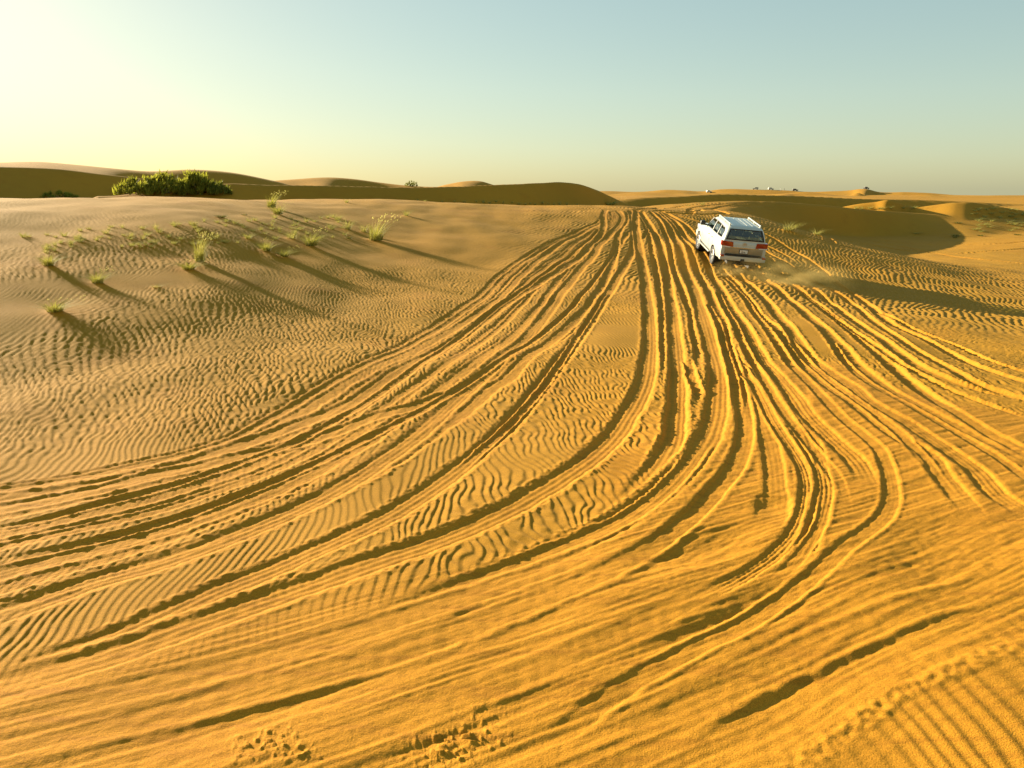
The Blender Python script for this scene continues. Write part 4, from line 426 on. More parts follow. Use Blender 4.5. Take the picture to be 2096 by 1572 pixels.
 (75.54, 118.19, 0.35, 1.23, 'straw', 'small pale green scrub plant on the plain at the far right', 'pale scrub on the far right plain'),
 (64.87, 113.04, 0.3, 0.82, 'straw', 'small pale green scrub plant on the plain at the far right', 'pale scrub on the far right plain'),
 (70.82, 118.09, 0.43, 1.74, 'straw', 'small pale green scrub plant on the plain at the far right', 'pale scrub on the far right plain'),
 (74.3, 119.47, 0.52, 1.08, 'straw', 'small pale green scrub plant on the plain at the far right', 'pale scrub on the far right plain'),
 (69.28, 109.8, 0.43, 1.24, 'straw', 'small pale green scrub plant on the plain at the far right', 'pale scrub on the far right plain'),
 (76.28, 118.93, 0.57, 1.1, 'straw', 'small pale green scrub plant on the plain at the far right', 'pale scrub on the far right plain'),
 (65.99, 113.96, 0.29, 1.64, 'straw', 'small pale green scrub plant on the plain at the far right', 'pale scrub on the far right plain'),
 (64.07, 109.16, 0.34, 1.13, 'straw', 'small pale green scrub plant on the plain at the far right', 'pale scrub on the far right plain'),
 (70.14, 111.48, 0.35, 1.56, 'straw', 'small pale green scrub plant on the plain at the far right', 'pale scrub on the far right plain'),
 (67.37, 115.77, 0.48, 1.69, 'straw', 'small pale green scrub plant on the plain at the far right', 'pale scrub on the far right plain'),
 (68.35, 108.77, 0.53, 1.7, 'straw', 'small pale green scrub plant on the plain at the far right', 'pale scrub on the far right plain'),
 (72.13, 117.82, 0.46, 1.31, 'straw', 'small pale green scrub plant on the plain at the far right', 'pale scrub on the far right plain'),
 (72.85, 116.96, 0.31, 1.06, 'straw', 'small pale green scrub plant on the plain at the far right', 'pale scrub on the far right plain'),
 (62.02, 106.09, 0.44, 1.26, 'straw', 'small pale green scrub plant on the plain at the far right', 'pale scrub on the far right plain'),
 (63.71, 106.73, 0.38, 1.24, 'straw', 'small pale green scrub plant on the plain at the far right', 'pale scrub on the far right plain'),
 (59.97, 101.72, 0.36, 1.16, 'straw', 'small pale green scrub plant on the plain at the far right', 'pale scrub on the far right plain'),
 (65.7, 111.73, 0.41, 1.22, 'straw', 'small pale green scrub plant on the plain at the far right', 'pale scrub on the far right plain'),
 (73.28, 117.18, 0.48, 1.56, 'straw', 'small pale green scrub plant on the plain at the far right', 'pale scrub on the far right plain'),
]
MOUNDS = [(-5.54, 32.33, 1.4), (-9.38, 15.95, 0.79), (-9.86, 18.63, 0.64), (-11.49, 19.52, 0.65), (-8.75, 22.11, 0.72), (-8.6, 20.95, 0.84), (-7.94, 25.54, 0.7), (-7.1, 27.96, 1.03), (-7.32, 25.39, 0.73), (-7.93, 28.61, 0.81), (-8.89, 26.75, 0.58), (-10.11, 34.59, 0.99), (-11.18, 37.27, 1.01), (-10.99, 30.15, 1.1), (-10.86, 32.43, 0.52), (-8.57, 18.83, 0.45), (-7.0, 33.93, 0.81), (-6.52, 31.71, 0.5), (-6.35, 34.12, 0.67), (-5.43, 41.12, 0.74), (-9.25, 44.93, 0.51), (16.74, 48.16, 1.62), (19.37, 50.48, 1.11)]
CLODS = [(-1.54, 4.21, 0.2, 0.18, 0.045), (-1.31, 4.1, 0.12, 0.06, 0.04), (-0.33, 4.24, 0.22, 0.09, 0.07), (-0.44, 4.1, 0.2, 0.1, 0.05), (-0.2, 4.46, 0.2, 0.12, 0.02)]
SMOOTH = [(-9.06, 27.91), (-7.24, 26.12), (-5.35, 24.69), (-5.4, 21.13), (-7.25, 22.07), (-8.78, 24.59)]
# ---------------------------------------------------------------- noise and ground relief
rng = np.random.RandomState(7)
_ang = rng.rand(256, 256).astype(np.float32)*2*np.pi
_gx, _gy = np.cos(_ang), np.sin(_ang)
def pnoise(x, y):
    xi = np.floor(x).astype(np.int32); yi = np.floor(y).astype(np.int32)
    fx = (x - xi).astype(np.float32); fy = (y - yi).astype(np.float32)
    u = fx*fx*fx*(fx*(fx*6 - 15) + 10); v = fy*fy*fy*(fy*(fy*6 - 15) + 10)
    x0 = xi & 255; x1 = (xi + 1) & 255; y0 = yi & 255; y1 = (yi + 1) & 255
    a = _gx[x0, y0]*fx + _gy[x0, y0]*fy
    b = _gx[x1, y0]*(fx - 1) + _gy[x1, y0]*fy
    c = _gx[x0, y1]*fx + _gy[x0, y1]*(fy - 1)
    d = _gx[x1, y1]*(fx - 1) + _gy[x1, y1]*(fy - 1)
    return ((a + (b - a)*u)*(1 - v) + (c + (d - c)*u)*v)*1.45
def sstep(a, b, x):
    t = np.clip((x - a)/(b - a), 0, 1); return t*t*(3 - 2*t)
def polymask(poly, X, Y, blur, cell=.12):
    """soft inside-the-polygon mask looked up from a blurred world raster"""
    P = np.array(poly); x0, y0 = P.min(0) - 2; x1, y1 = P.max(0) + 2
    gx = np.arange(x0, x1, cell); gy = np.arange(y0, y1, cell)
    A, B = np.meshgrid(gx, gy, indexing='ij'); ins = np.zeros(A.shape, bool)
    for i in range(len(P)):
        (ax, ay), (bx, by) = P[i-1], P[i]
        if ay == by: continue
        c = ((ay > B) != (by > B)) & (A < (bx - ax)*(B - ay)/(by - ay) + ax)
        ins ^= c
    m = ins.astype(np.float32); k = max(1, int(blur/cell))
    for _ in range(3):
        for ax in (0, 1):
            cs = np.cumsum(np.concatenate([np.zeros_like(np.take(m, [0], ax)), np.pad(m, [(k, k) if q == ax else (0, 0) for q in (0, 1)], mode='edge')], ax), axis=ax)
            n = m.shape[ax]; hi = np.take(cs, np.arange(2*k+1, n + 2*k + 1), ax); lo = np.take(cs, np.arange(0, n), ax)
            m = (hi - lo)/(2*k + 1)
    fx = np.clip((X - x0)/cell, 0, m.shape[0] - 1.01); fy = np.clip((Y - y0)/cell, 0, m.shape[1] - 1.01)
    i = fx.astype(np.int32); j = fy.astype(np.int32); fx = fx - i; fy = fy - j
    v = (m[i, j]*(1-fx) + m[i+1, j]*fx)*(1-fy) + (m[i, j+1]*(1-fx) + m[i+1, j+1]*fx)*fy
    inside = (X > x0) & (X < x1) & (Y > y0) & (Y < y1)
    return np.where(inside, v, 0).astype(np.float32)

CAR_POS = Vector((9.643, 35.715, .34)); CAR_ROT = (rad(5.0), rad(-9.1), rad(89.5))
car_m = Matrix.Translation(CAR_POS) @ (Matrix.Rotation(CAR_ROT[2], 4, 'Z') @ Matrix.Rotation(CAR_ROT[1], 4, 'Y') @ Matrix.Rotation(CAR_ROT[0], 4, 'X'))

# tufts that collect a wind-blown lee mound: x, y, height scale
def car_pad(X, Y, Z):
    """the ground the car stands on is level with its wheels"""
    m = car_m.to_3x3(); n = m @ Vector((0, 0, 1)); o = CAR_POS
    plane = o.z - (n.x*(X - o.x) + n.y*(Y - o.y))/n.z - .02
    w = np.exp(-(((X - o.x)/2.6)**2 + ((Y - o.y)/3.6)**2)**2*.5)
    return Z*(1 - w) + plane*w

def ripples(X, Y, R):
    x = X.astype(np.float32); y = Y.astype(np.float32)
    n1 = pnoise(x/5.5 + 3.1, y/8. + 7.7) + .35*pnoise(x/2.6 + 8, y/1.7 + 1); n2 = pnoise(x/1.7 + 11, y/2.6 + 5)
    n3 = pnoise(x/.42 + 1.5, y/.55 + 9); n4 = pnoise(x/.2 + 4.5, y/.3 + 2)
    wild = sstep(-.28, .25, pnoise(x/4.2 + 31, y/5.5 + 12) + .42*np.exp(-((x + 4.5)/5)**2 - ((y - 15)/7)**2) - .30*sstep(2.5, 5, x)*(y < 12))
    lam = .092
    ph = (x*.985 + y*.12 + .55*n1 + .16*n2 + (.038 + .060*wild)*n3 + (.008 + .022*wild)*n4)/lam
    p = ph - np.floor(ph)
    h1 = np.where(p < .70, p/.70, (1 - p)/.30); h1 = h1*h1*(3 - 2*h1)*.5 + h1*.5
    # a second, oblique set breaks the crests up where the sand is wilder
    ph2 = (x*.80 + y*.56 + .5*n1 - .15*n2 + .06*n3)/.15
    p2 = ph2 - np.floor(ph2); h2 = np.where(p2 < .68, p2/.68, (1 - p2)/.32); h2 = h2*h2*(3 - 2*h2)
    amp = .0120*(.75 + .5*pnoise(x/1.1, y/1.3 + 20)) + .0125*wild
    h = h1*amp*(1 - .35*wild) + h2*wild*.0145*(.8 + .7*n2)
    h *= .72 + .28*sstep(9, 14, y)
    h += .006*wild*pnoise(x/.12, y/.16)
    # coarser ripples on the slope beyond the car
    ph3 = (x*.915 - y*.40 + .5*n1 + .2*n2 + .07*n3)/.21
    p3 = ph3 - np.floor(ph3); h3 = np.where(p3 < .62, p3/.62, (1 - p3)/.38); h3 = h3*h3*(3 - 2*h3)
    rr = np.hypot(x, y); wr = sstep(22, 30, rr)*sstep(-3, 6, x); h = h*(1 - .75*sstep(23, 34, rr)*(1 - wr))
    h = h*(1 - wr) + wr*h3*(.026 + .008*n2)
    # wide faint ripples on the firm sand at the near right
    ph4 = (x*.96 + y*.28 + .9*n1 + .3*n2 + .05*n3)/.19; p4 = ph4 - np.floor(ph4)
    h4 = np.where(p4 < .6, p4/.6, (1 - p4)/.4); h4 = h4*h4*(3 - 2*h4)*(.0065 + .004*n2)
    wn = sstep(.6, 1.6, x)*sstep(9, 7, y) if False else sstep(.6, 1.6, x)*(1 - sstep(7, 9, y))
    h = h*(1 - wn) + wn*h4
    return h, wild

def build_tracks(AZ, RR, X, Y, churn):
    """X, Y are [n_az, n_r]; returns relief, ripple survival and track mask"""
    n, m = X.shape
    G = np.zeros((n, m), np.float32); keep = np.ones((n, m), np.float32); dist = np.zeros((n, m), np.float32)
    rg = np.random.RandomState(11)
    for tr in TRACKS:
        P = np.array(tr['p']); hw = tr['hw']; reach = hw*(2.6 if tr['soft'] > .5 else 2.1)
        L = np.r_[0, np.cumsum(np.hypot(*np.diff(P, axis=0).T))]
        rmin = np.hypot(P[:, 0], P[:, 1]).min()
        ns = max(8, int(L[-1]/(.16 + .012*rmin))); s = np.linspace(0, L[-1], ns)
        Q = hermite_w(L, s) @ P
        r = np.hypot(Q[:, 0], Q[:, 1]); a = np.degrees(np.arctan2(Q[:, 0], Q[:, 1]))
        i0 = max(0, np.searchsorted(AZ, (a - np.degrees(reach/r)).min()) - 1); i1 = min(n, np.searchsorted(AZ, (a + np.degrees(reach/r)).max()) + 1)
        j0 = max(0, np.searchsorted(RR, r.min() - reach) - 1); j1 = min(m, np.searchsorted(RR, r.max() + reach) + 1)
        if i1 <= i0 or j1 <= j0: continue
        D = np.full((i1-i0, j1-j0), 99., np.float32); Sg = np.zeros_like(D); T = np.zeros_like(D)
        for k in range(ns - 1):
            rr0 = min(r[k], r[k+1]) - reach; rr1 = max(r[k], r[k+1]) + reach
            da = np.degrees(reach/max(.5, rr0)); 
            p0 = max(i0, np.searchsorted(AZ, min(a[k], a[k+1]) - da)); p1 = min(i1, np.searchsorted(AZ, max(a[k], a[k+1]) + da))
            q0 = max(j0, np.searchsorted(RR, rr0)); q1 = min(j1, np.searchsorted(RR, rr1))
            if p1 <= p0 or q1 <= q0: continue
            x = X[p0:p1, q0:q1] - Q[k, 0]; y = Y[p0:p1, q0:q1] - Q[k, 1]
            dx, dy = Q[k+1] - Q[k]; l2 = dx*dx + dy*dy; l = math.sqrt(l2)
            t = np.clip((x*dx + y*dy)/l2, 0, 1)
            ex = x - t*dx; ey = y - t*dy; dd = np.sqrt(ex*ex + ey*ey)
            sub = (slice(p0-i0, p1-i0), slice(q0-j0, q1-j0))
            better = dd < D[sub]
            D[sub] = np.where(better, dd, D[sub])
            Sg[sub] = np.where(better, np.sign(dx*y - dy*x), Sg[sub])
            T[sub] = np.where(better, s[k] + t*l, T[sub])
        o = rg.rand()*50
        one = np.full_like(T, o)
        rough = tr['rough']
        nl = pnoise(T/.75 + o, one) * .20 + pnoise(T/.20 + o, one + 3)*.15 + pnoise(T/.085, one + 9)*.07
        nr_ = pnoise(T/.8 + o, one + 17) * .20 + pnoise(T/.22 + o, one + 23)*.13
        w = hw*(1 + rough*np.where(Sg > 0, nl, nr_))
        u = D/w
        sharp = 1 - sstep(.70, 1.0, u + .10*pnoise(X[i0:i1, j0:j1]/.045, Y[i0:i1, j0:j1]/.045)*rough); softp = np.exp(-u*u*1.5)
        prof = sharp*(1 - tr['soft']) + softp*tr['soft']
        tap = sstep(0, tr['taper'][0] + 1e-3, T)*sstep(0, tr['taper'][1] + 1e-3, L[-1] - T)
        dn = 1 + .3*pnoise(T/1.6 + o, one + 31)
        berm = np.exp(-((u - 1.2)/.2)**2)*np.clip(1 + 1.5*(1 - .75*churn[i0:i1, j0:j1])*pnoise(X[i0:i1, j0:j1]/.07 + o, Y[i0:i1, j0:j1]/.07), 0, 2)*(1 - .6*churn[i0:i1, j0:j1])*(.8 + rough*.9*pnoise(T/.3, one + 41 + Sg))
        # tread: transverse lugs and lengthwise ribs left by the tyre
        near = np.clip(1.3 - np.hypot(X[i0:i1, j0:j1], Y[i0:i1, j0:j1])/40, .2, 1)
        tread = tr['tread']*(.0022*np.sin(T*2*np.pi/.085 + 3*u + 2*pnoise(T/.5, one))*(.6 + 1.2*pnoise(T/1.3, one + 5)) + .003*np.sin(u*Sg*14))*sharp*near
        ridge = 0
        if tr['soft'] > .5: ridge = .006*pnoise(D*Sg/.05 + o, T/1.2)*np.exp(-u*u*.4)
        ch = churn[i0:i1, j0:j1]
        xx = X[i0:i1, j0:j1]; rr_ = np.hypot(xx, Y[i0:i1, j0:j1])
        loc = .66 + .46*np.maximum(sstep(-2, 4, xx), sstep(14, 26, rr_))
        h = loc*(1 - .5*ch)*(-tr['d']*dn*prof + tr['b']*berm*(1 - .5*tr['soft']) + tread + ridge)*tap
        msk = (1 - sstep(1.05, 1.5, u))*tap
        sub = (slice(i0, i1), slice(j0, j1))
        G[sub] = G[sub]*(1 - .7*msk*(1 - tr['soft'])) + h
        keep[sub] *= 1 - msk*((.62 if tr['rough'] > 1 else .95) if tr['soft'] < .5 else .6)
        dist[sub] = np.maximum(dist[sub], msk)
    return G, keep, dist

def make_ground():
    daz = .068
    mid = np.arange(-42, 42.01, daz)
    side = [43, 44.5, 47, 50, 54, 59, 65, 72, 80, 90, 100, 112, 125, 140, 155, 170]
    AZ = np.array([-180.] + [-v for v in side[::-1]] + list(mid) + side + [180.])
    na = len(side) + 1; nm = len(mid)
    R = [.3, .8, 1.4, 2.0, 2.5, 3.0, 3.3]
    while R[-1] < 60:
        r = R[-1]
        R.append(r + max(.014, min(.8*r*r/(3.36*782), .058 + .0022*max(0, r - 14))))
    while R[-1] < 150: R.append(R[-1]*1.0052)
    while R[-1] < 1300: R.append(R[-1]*1.014)
    while R[-1] < 6000: R.append(R[-1]*1.12)
    R = np.array(R)
    a = np.radians(AZ)[:, None]; X = np.sin(a)*R[None, :]; Y = np.cos(a)*R[None, :]
    Z = base_grid(AZ, R)
    Xm = X.astype(np.float32); Ym = Y.astype(np.float32)
    # gentle hummocks
    far = sstep(60, 140, R)[None, :]
    Z += .07*pnoise(Xm/3.1 + 5, Ym/4.3)*sstep(6, 14, R)[None, :]*(1 - far) + .03*pnoise(Xm/1.3, Ym/1.9 + 8)*(1 - far)
    Z += far*.45*(1.1*pnoise(Xm/60, Ym/45 + 3) + .5*pnoise(Xm/24 + 9, Ym/17))*np.clip(R/250, .25, 1.6)[None, :]*.8
    jj = np.searchsorted(R, 60); Z[:, :jj] = car_pad(X[:, :jj], Y[:, :jj], Z[:, :jj])
    # wind-blown tails behind the tufts
    for (tx, ty, s) in MOUNDS:
        i0, i1 = np.searchsorted(R, [math.hypot(tx, ty) - 4, math.hypot(tx, ty) + 4])
        ux, uy = .62, -.78
        ex = Xm[:, i0:i1] - tx; ey = Ym[:, i0:i1] - ty
        al = ex*ux + ey*uy; ac = -ex*uy + ey*ux
        Z[:, i0:i1] += .07*s*np.exp(-(ac/(.22*s + .05*np.clip(al, 0, 3)))**2 - (np.where(al > 0, al/(1.1*s), al/(.3*s)))**2)
    j1 = np.searchsorted(R, 115)
    sub = (slice(na, na + nm), slice(0, j1))
    churn = polymask(CHURN, Xm[sub], Ym[sub], .3)
    G, keep, dist = build_tracks(mid, R[:j1], Xm[sub], Ym[sub], churn)
    rip, wild = ripples(Xm[sub], Ym[sub], R[:j1])
    ax, ay = .86, .5
    u = Xm[sub]*ax + Ym[sub]*ay; v = -Xm[sub]*ay + Ym[sub]*ax
    streak = .016*pnoise(u/1.6, v/.22) + .008*pnoise(u/.6 + 4, v/.07) + .030*pnoise(u/2.2 + 8, v/.6) + .003*pnoise(u/.1, v/.06)
    # loose clods kicked up in the foreground
    streak += .012*pnoise(u/1.2 + 30, v/.04) + .012*pnoise(u/.9 + 3, v/.09 + u/3.1) + .012*np.abs(pnoise(u/1.1 + 2, v/.3 + 9)) + .004*pnoise(u/.05, v/.05)
    cl = np.zeros_like(streak)
    for (cx, cy, sx, sy, am) in CLODS:
        w = np.exp(-((Xm[sub] - cx)/sx)**2 - ((Ym[sub] - cy)/sy)**2)
        c = pnoise(Xm[sub]/.06 + cx, Ym[sub]/.05); c = .9*sstep(.34, .6, c) + .5*sstep(.32, .55, pnoise(Xm[sub]/.03, Ym[sub]/.028)) + .35*pnoise(Xm[sub]/.10, Ym[sub]/.13)
        cl += .35*am*w*c
    smooth = polymask(SMOOTH, Xm[sub], Ym[sub], .8)
    fade = (1 - sstep(55, 85, R[:j1]))[None, :]
    lim = keep*(1 - .93*churn)*(1 - .7*smooth)
    Z[sub] += G + rip*lim*fade + streak*churn*(.4 + .6*keep)*.42 + cl
    rough_t = .004*pnoise(Xm[sub]/.11, Ym[sub]/.13)*dist
    Z[sub] += rough_t
    dm = np.zeros(X.shape, np.float32); dm[sub] = np.clip(churn + .55*dist + .35*(1 - sstep(6, 20, R[:j1]))[None, :] + .9*sstep(.6, 1.6, Xm[sub])*(1 - sstep(8, 14, Ym[sub])), 0, 1)  # churned and tracked sand, plus near sand where no glare is mixed in
    nA, nR = X.shape
    V = np.empty((nA - 1, nR, 3)); V[..., 0] = X[:-1]; V[..., 1] = Y[:-1]; V[..., 2] = Z[:-1]
    V = V.reshape(-1, 3); V = np.vstack([V, [[0, 0, 0]]]); cidx = len(V) - 1
    i = np.arange(nA - 1); i2 = (i + 1) % (nA - 1); j = np.arange(nR - 1)
    q = np.empty((nA - 1, nR - 1, 4), np.int32)
    q[..., 0] = i[:, None]*nR + j; q[..., 3] = i[:, None]*nR + j + 1
    q[..., 2] = i2[:, None]*nR + j + 1; q[..., 1] = i2[:, None]*nR + j
    q = q.reshape(-1, 4)[:, ::-1]
    tri = np.stack([i*nR, i2*nR, np.full(nA - 1, cidx)], 1).astype(np.int32)[:, ::-1]
    me = bpy.data.meshes.new('desert_sand')
    nv = len(V); nq = len(q); ntri = len(tri)
    me.vertices.add(nv); me.vertices.foreach_set('co', V.astype(np.float32).ravel())
    me.loops.add(nq*4 + ntri*3); me.loops.foreach_set('vertex_index', np.concatenate([q.ravel(), tri.ravel()]))
    me.polygons.add(nq + ntri)
    me.polygons.foreach_set('loop_start', np.concatenate([np.arange(nq)*4, nq*4 + np.arange(ntri)*3]).astype(np.int32))
    me.polygons.foreach_set('loop_total', np.concatenate([np.full(nq, 4), np.full(ntri, 3)]).astype(np.int32))
    me.polygons.foreach_set('use_smooth', np.ones(nq + ntri, bool))
    me.update(calc_edges=True)
    at = me.attributes.new('churn_glare_mix', 'FLOAT', 'POINT')
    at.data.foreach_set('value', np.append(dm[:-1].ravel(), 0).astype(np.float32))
    print('ground tris', nq*2 + ntri, 'rows', nR)
    o = bpy.data.objects.new('desert_sand', me); C.objects.link(o); o['kind'] = 'structure'
    return o, (AZ, R, Z)
# ---------------------------------------------------------------- materials
def new_mat(name):
    m = bpy.data.materials.new(name); m.use_nodes = True
    b = m.node_tree.nodes['Principled BSDF']
    return m, m.node_tree, b
def simple(name, col, rough=.5, metal=0., spec=.5, noise_amt=.0, noise_scale=8., coat=0.):
    m, t, b = new_mat(name)
    b.inputs['Roughness'].default_value = rough; b.inputs['Metallic'].default_value = metal
    b.inputs['Specular IOR Level'].default_value = spec; b.inputs['Coat Weight'].default_value = coat
    b.inputs['Base Color'].default_value = (*col, 1)
    if noise_amt:
        n = t.nodes.new('ShaderNodeTexNoise'); n.inputs['Scale'].default_value = noise_scale; n.inputs['Detail'].default_value = 5
        tc = t.nodes.new('ShaderNodeTexCoord'); t.links.new(tc.outputs['Object'], n.inputs['Vector'])
        mx = t.nodes.new('ShaderNodeMix'); mx.data_type = 'RGBA'
        mx.inputs[6].default_value = (*[c*(1 - noise_amt) for c in col], 1); mx.inputs[7].default_value = (*[min(1, c*(1 + noise_amt)) for c in col], 1)
        t.links.new(n.outputs[0], mx.inputs[0]); t.links.new(mx.outputs[2], b.inputs['Base Color'])
    return m
def sand_material():
    m, t, b = new_mat('sand'); N = t.nodes; K = t.links.new
    b.inputs['Roughness'].default_value = .95; b.inputs['Specular IOR Level'].default_value = .12
    geo = N.new('ShaderNodeNewGeometry'); at = N.new('ShaderNodeAttribute'); at.attribute_name = 'churn_glare_mix'
    def noise(scale, detail, dist=0.):
        n = N.new('ShaderNodeTexNoise'); n.inputs['Scale'].default_value = scale; n.inputs['Detail'].default_value = detail
        n.inputs['Distortion'].default_value = dist; K(geo.outputs['Position'], n.inputs['Vector']); return n
    def mix(fac, a, c, blend='MIX'):
        x = N.new('ShaderNodeMix'); x.data_type = 'RGBA'; x.blend_type = blend
        for s, v in ((0, fac), (6, a), (7, c)):
            if hasattr(v, 'outputs') or hasattr(v, 'is_linked'): K(v, x.inputs[s])
            elif isinstance(v, tuple): x.inputs[s].default_value = (*v, 1)
            else: x.inputs[s].default_value = v
        return x.outputs[2]
    def ramp(v, p0, p1, c0=0., c1=1.):
        r = N.new('ShaderNodeMapRange'); K(v, r.inputs[0]); r.inputs[1].default_value = p0; r.inputs[2].default_value = p1
        r.inputs[3].default_value = c0; r.inputs[4].default_value = c1; r.interpolation_type = 'SMOOTHSTEP'; return r.outputs[0]
    pale, orange, deep = (.38, .190, .015), (.50, .218, .015), (.33, .130, .010)  # pale has the veiling glare over far sand mixed into its colour
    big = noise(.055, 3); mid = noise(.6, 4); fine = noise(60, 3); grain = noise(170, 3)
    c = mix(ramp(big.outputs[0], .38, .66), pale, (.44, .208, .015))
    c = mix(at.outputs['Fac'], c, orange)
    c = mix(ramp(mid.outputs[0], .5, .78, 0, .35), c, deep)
    st = N.new('ShaderNodeTexNoise'); mp = N.new('ShaderNodeMapping'); mp.inputs['Rotation'].default_value = (0, 0, rad(-30)); mp.inputs['Scale'].default_value = (.8, 9, 1)
    K(geo.outputs['Position'], mp.inputs[0]); K(mp.outputs[0], st.inputs['Vector']); st.inputs['Scale'].default_value = 1.3; st.inputs['Detail'].default_value = 6
    sf = N.new('ShaderNodeMath'); sf.operation = 'MULTIPLY'; K(ramp(st.outputs[0], .48, .72, 0, .55), sf.inputs[0]); K(at.outputs['Fac'], sf.inputs[1])
    c = mix(sf.outputs[0], c, deep)
    g = ramp(fine.outputs[0], .3, .7, .90, 1.10)
    cc = N.new('ShaderNodeCombineColor'); 
    for i in range(3): K(g, cc.inputs[i])
    c = mix(1., c, cc.outputs[0], 'MULTIPLY')
    g2 = ramp(grain.outputs[0], .3, .7, .74, 1.26); c2 = N.new('ShaderNodeCombineColor')
    for i in range(3): K(g2, c2.inputs[i])
    c = mix(1., c, c2.outputs[0], 'MULTIPLY')
    K(c, b.inputs['Base Color'])
    bp = N.new('ShaderNodeBump'); bp.inputs['Strength'].default_value = .5; bp.inputs['Distance'].default_value = .009
    h1 = noise(90, 4)
    K(h1.outputs[0], bp.inputs['Height'])
    K(bp.outputs[0], b.inputs['Normal'])
    return m
ground, GRID = make_ground()
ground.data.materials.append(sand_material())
# ---------------------------------------------------------------- vegetation
def mesh_from(name, V, F, mats, fmat=None, smooth=False):
    me = bpy.data.meshes.new(name); me.from_pydata(V, [], F); me.update()
    for m in mats: me.materials.append(m)
    if fmat is not None: me.polygons.foreach_set('material_index', fmat)
    if smooth: me.polygons.foreach_set('use_smooth', [True]*len(F))
    return me
def leaf_mat(name, a, b_, transl=.35):
    m, t, b = new_mat(name); N = t.nodes; K = t.links.new
    b.inputs['Roughness'].default_value = .7; b.inputs['Specular IOR Level'].default_value = .2
    n = N.new('ShaderNodeTexNoise'); n.inputs['Scale'].default_value = 5; g = N.new('ShaderNodeNewGeometry')
    K(g.outputs['Position'], n.inputs['Vector'])
    mr = N.new('ShaderNodeMapRange'); mr.inputs[1].default_value = .35; mr.inputs[2].default_value = .65; K(n.outputs[0], mr.inputs[0])
    mx = N.new('ShaderNodeMix'); mx.data_type = 'RGBA'; mx.inputs[6].default_value = (*a, 1); mx.inputs[7].default_value = (*b_, 1)
    K(mr.outputs[0], mx.inputs[0]); K(mx.outputs[2], b.inputs['Base Color'])
    tr = N.new('ShaderNodeBsdfTranslucent'); K(mx.outputs[2], tr.inputs[0])
    ms = N.new('ShaderNodeMixShader'); ms.inputs[0].default_value = transl
    K(b.outputs[0], ms.inputs[1]); K(tr.outputs[0], ms.inputs[2]); K(ms.outputs[0], N['Material Output'].inputs[0])
    return m
GREEN = leaf_mat('grass_green', (.27, .26, .03), (.40, .36, .06), .5)
STRAW = leaf_mat('grass_straw', (.50, .42, .13), (.42, .40, .10), .45)
DARK = leaf_mat('grass_dark', (.09, .10, .02), (.16, .15, .03), .25)
BUSH = leaf_mat('bush_leaf', (.20, .21, .02), (.30, .29, .035), .6)
BUSHD = leaf_mat('bush_leaf_dark', (.15, .165, .02), (.22, .22, .03), .55)
BARK = simple('bark', (.20, .15, .08), .9, noise_amt=.3)

def blade(V, F, FM, x, y, ang, h, lean, w, mi, seg=3, wind=.25):
    ux, uy = math.cos(ang), math.sin(ang); px, py = -uy*w, ux*w; b0 = len(V)
    for s in range(seg + 1):
        t = s/seg; k = 1 - .85*t
        cx = x + ux*lean*h*t*t + wind*h*t*t; cy = y + uy*lean*h*t*t - .1*h*t*t; cz = h*(t - .25*lean*t*t)
        V += [(cx - px*k, cy - py*k, cz), (cx + px*k, cy + py*k, cz)]
    for s in range(seg):
        a = b0 + 2*s; F.append((a, a + 1, a + 3, a + 2)); FM.append(mi)
def tuft_mesh(name, kind, seed):
    """unit tuft: about 1 high and 1 wide"""
    r = random.Random(seed); V, F, FM = [], [], []
    n = dict(tall=230, green=190, straw=90, dark=120)[kind]
    mats = dict(tall=[GREEN, STRAW], green=[GREEN, STRAW], straw=[STRAW, GREEN], dark=[DARK, GREEN])[kind]
    for i in range(n):
        a = r.uniform(0, 6.283); d = .17*math.sqrt(r.random())
        h = r.uniform(.40, .95)*(.6 if kind == 'dark' else 1); ln = r.uniform(.25, 1.0 if kind != 'dark' else 1.1)
        if kind == 'tall': h *= r.uniform(.35, .6) if i < 130 else 1; ln *= .8 if i < 130 else .45
        blade(V, F, FM, d*math.cos(a), d*math.sin(a), a + r.uniform(-.5, .5), h, ln, r.uniform(.005, .011), 0 if r.random() < .72 else 1, wind=.12)
    me = mesh_from(name, V, F, mats, FM); 
    stalks = None
    if kind in ('tall', 'green'):
        V, F, FM = [], [], []
        for i in range(34 if kind == 'tall' else 14):
            a = r.uniform(0, 6.283); d = .12*math.sqrt(r.random()); h = r.uniform(.8, 1.12)
            ln = r.uniform(.05, .35)
            blade(V, F, FM, d*math.cos(a), d*math.sin(a), a, h, ln, .0035, 0, 4, wind=.3)
            bx, by, bz = [(V[-1][k] + V[-2][k])/2 for k in range(3)]
            for q in range(1):        # feathery seed head
                b0 = len(V); oz = -.05*q; s = .010
                V += [(bx - s - .02*q, by, bz + oz), (bx + s - .02*q, by + s, bz + oz), (bx + .03, by, bz + oz + .07)]; F.append((b0, b0+1, b0+2)); FM.append(0)
        stalks = mesh_from('seed_stalks', V, F, [STRAW], FM)
    return me, stalks
PROTO = {k: [tuft_mesh('grass_blades', k, 10 + 7*i + len(k)) for i in range(4)] for k in ('tall', 'green', 'straw', 'dark')}

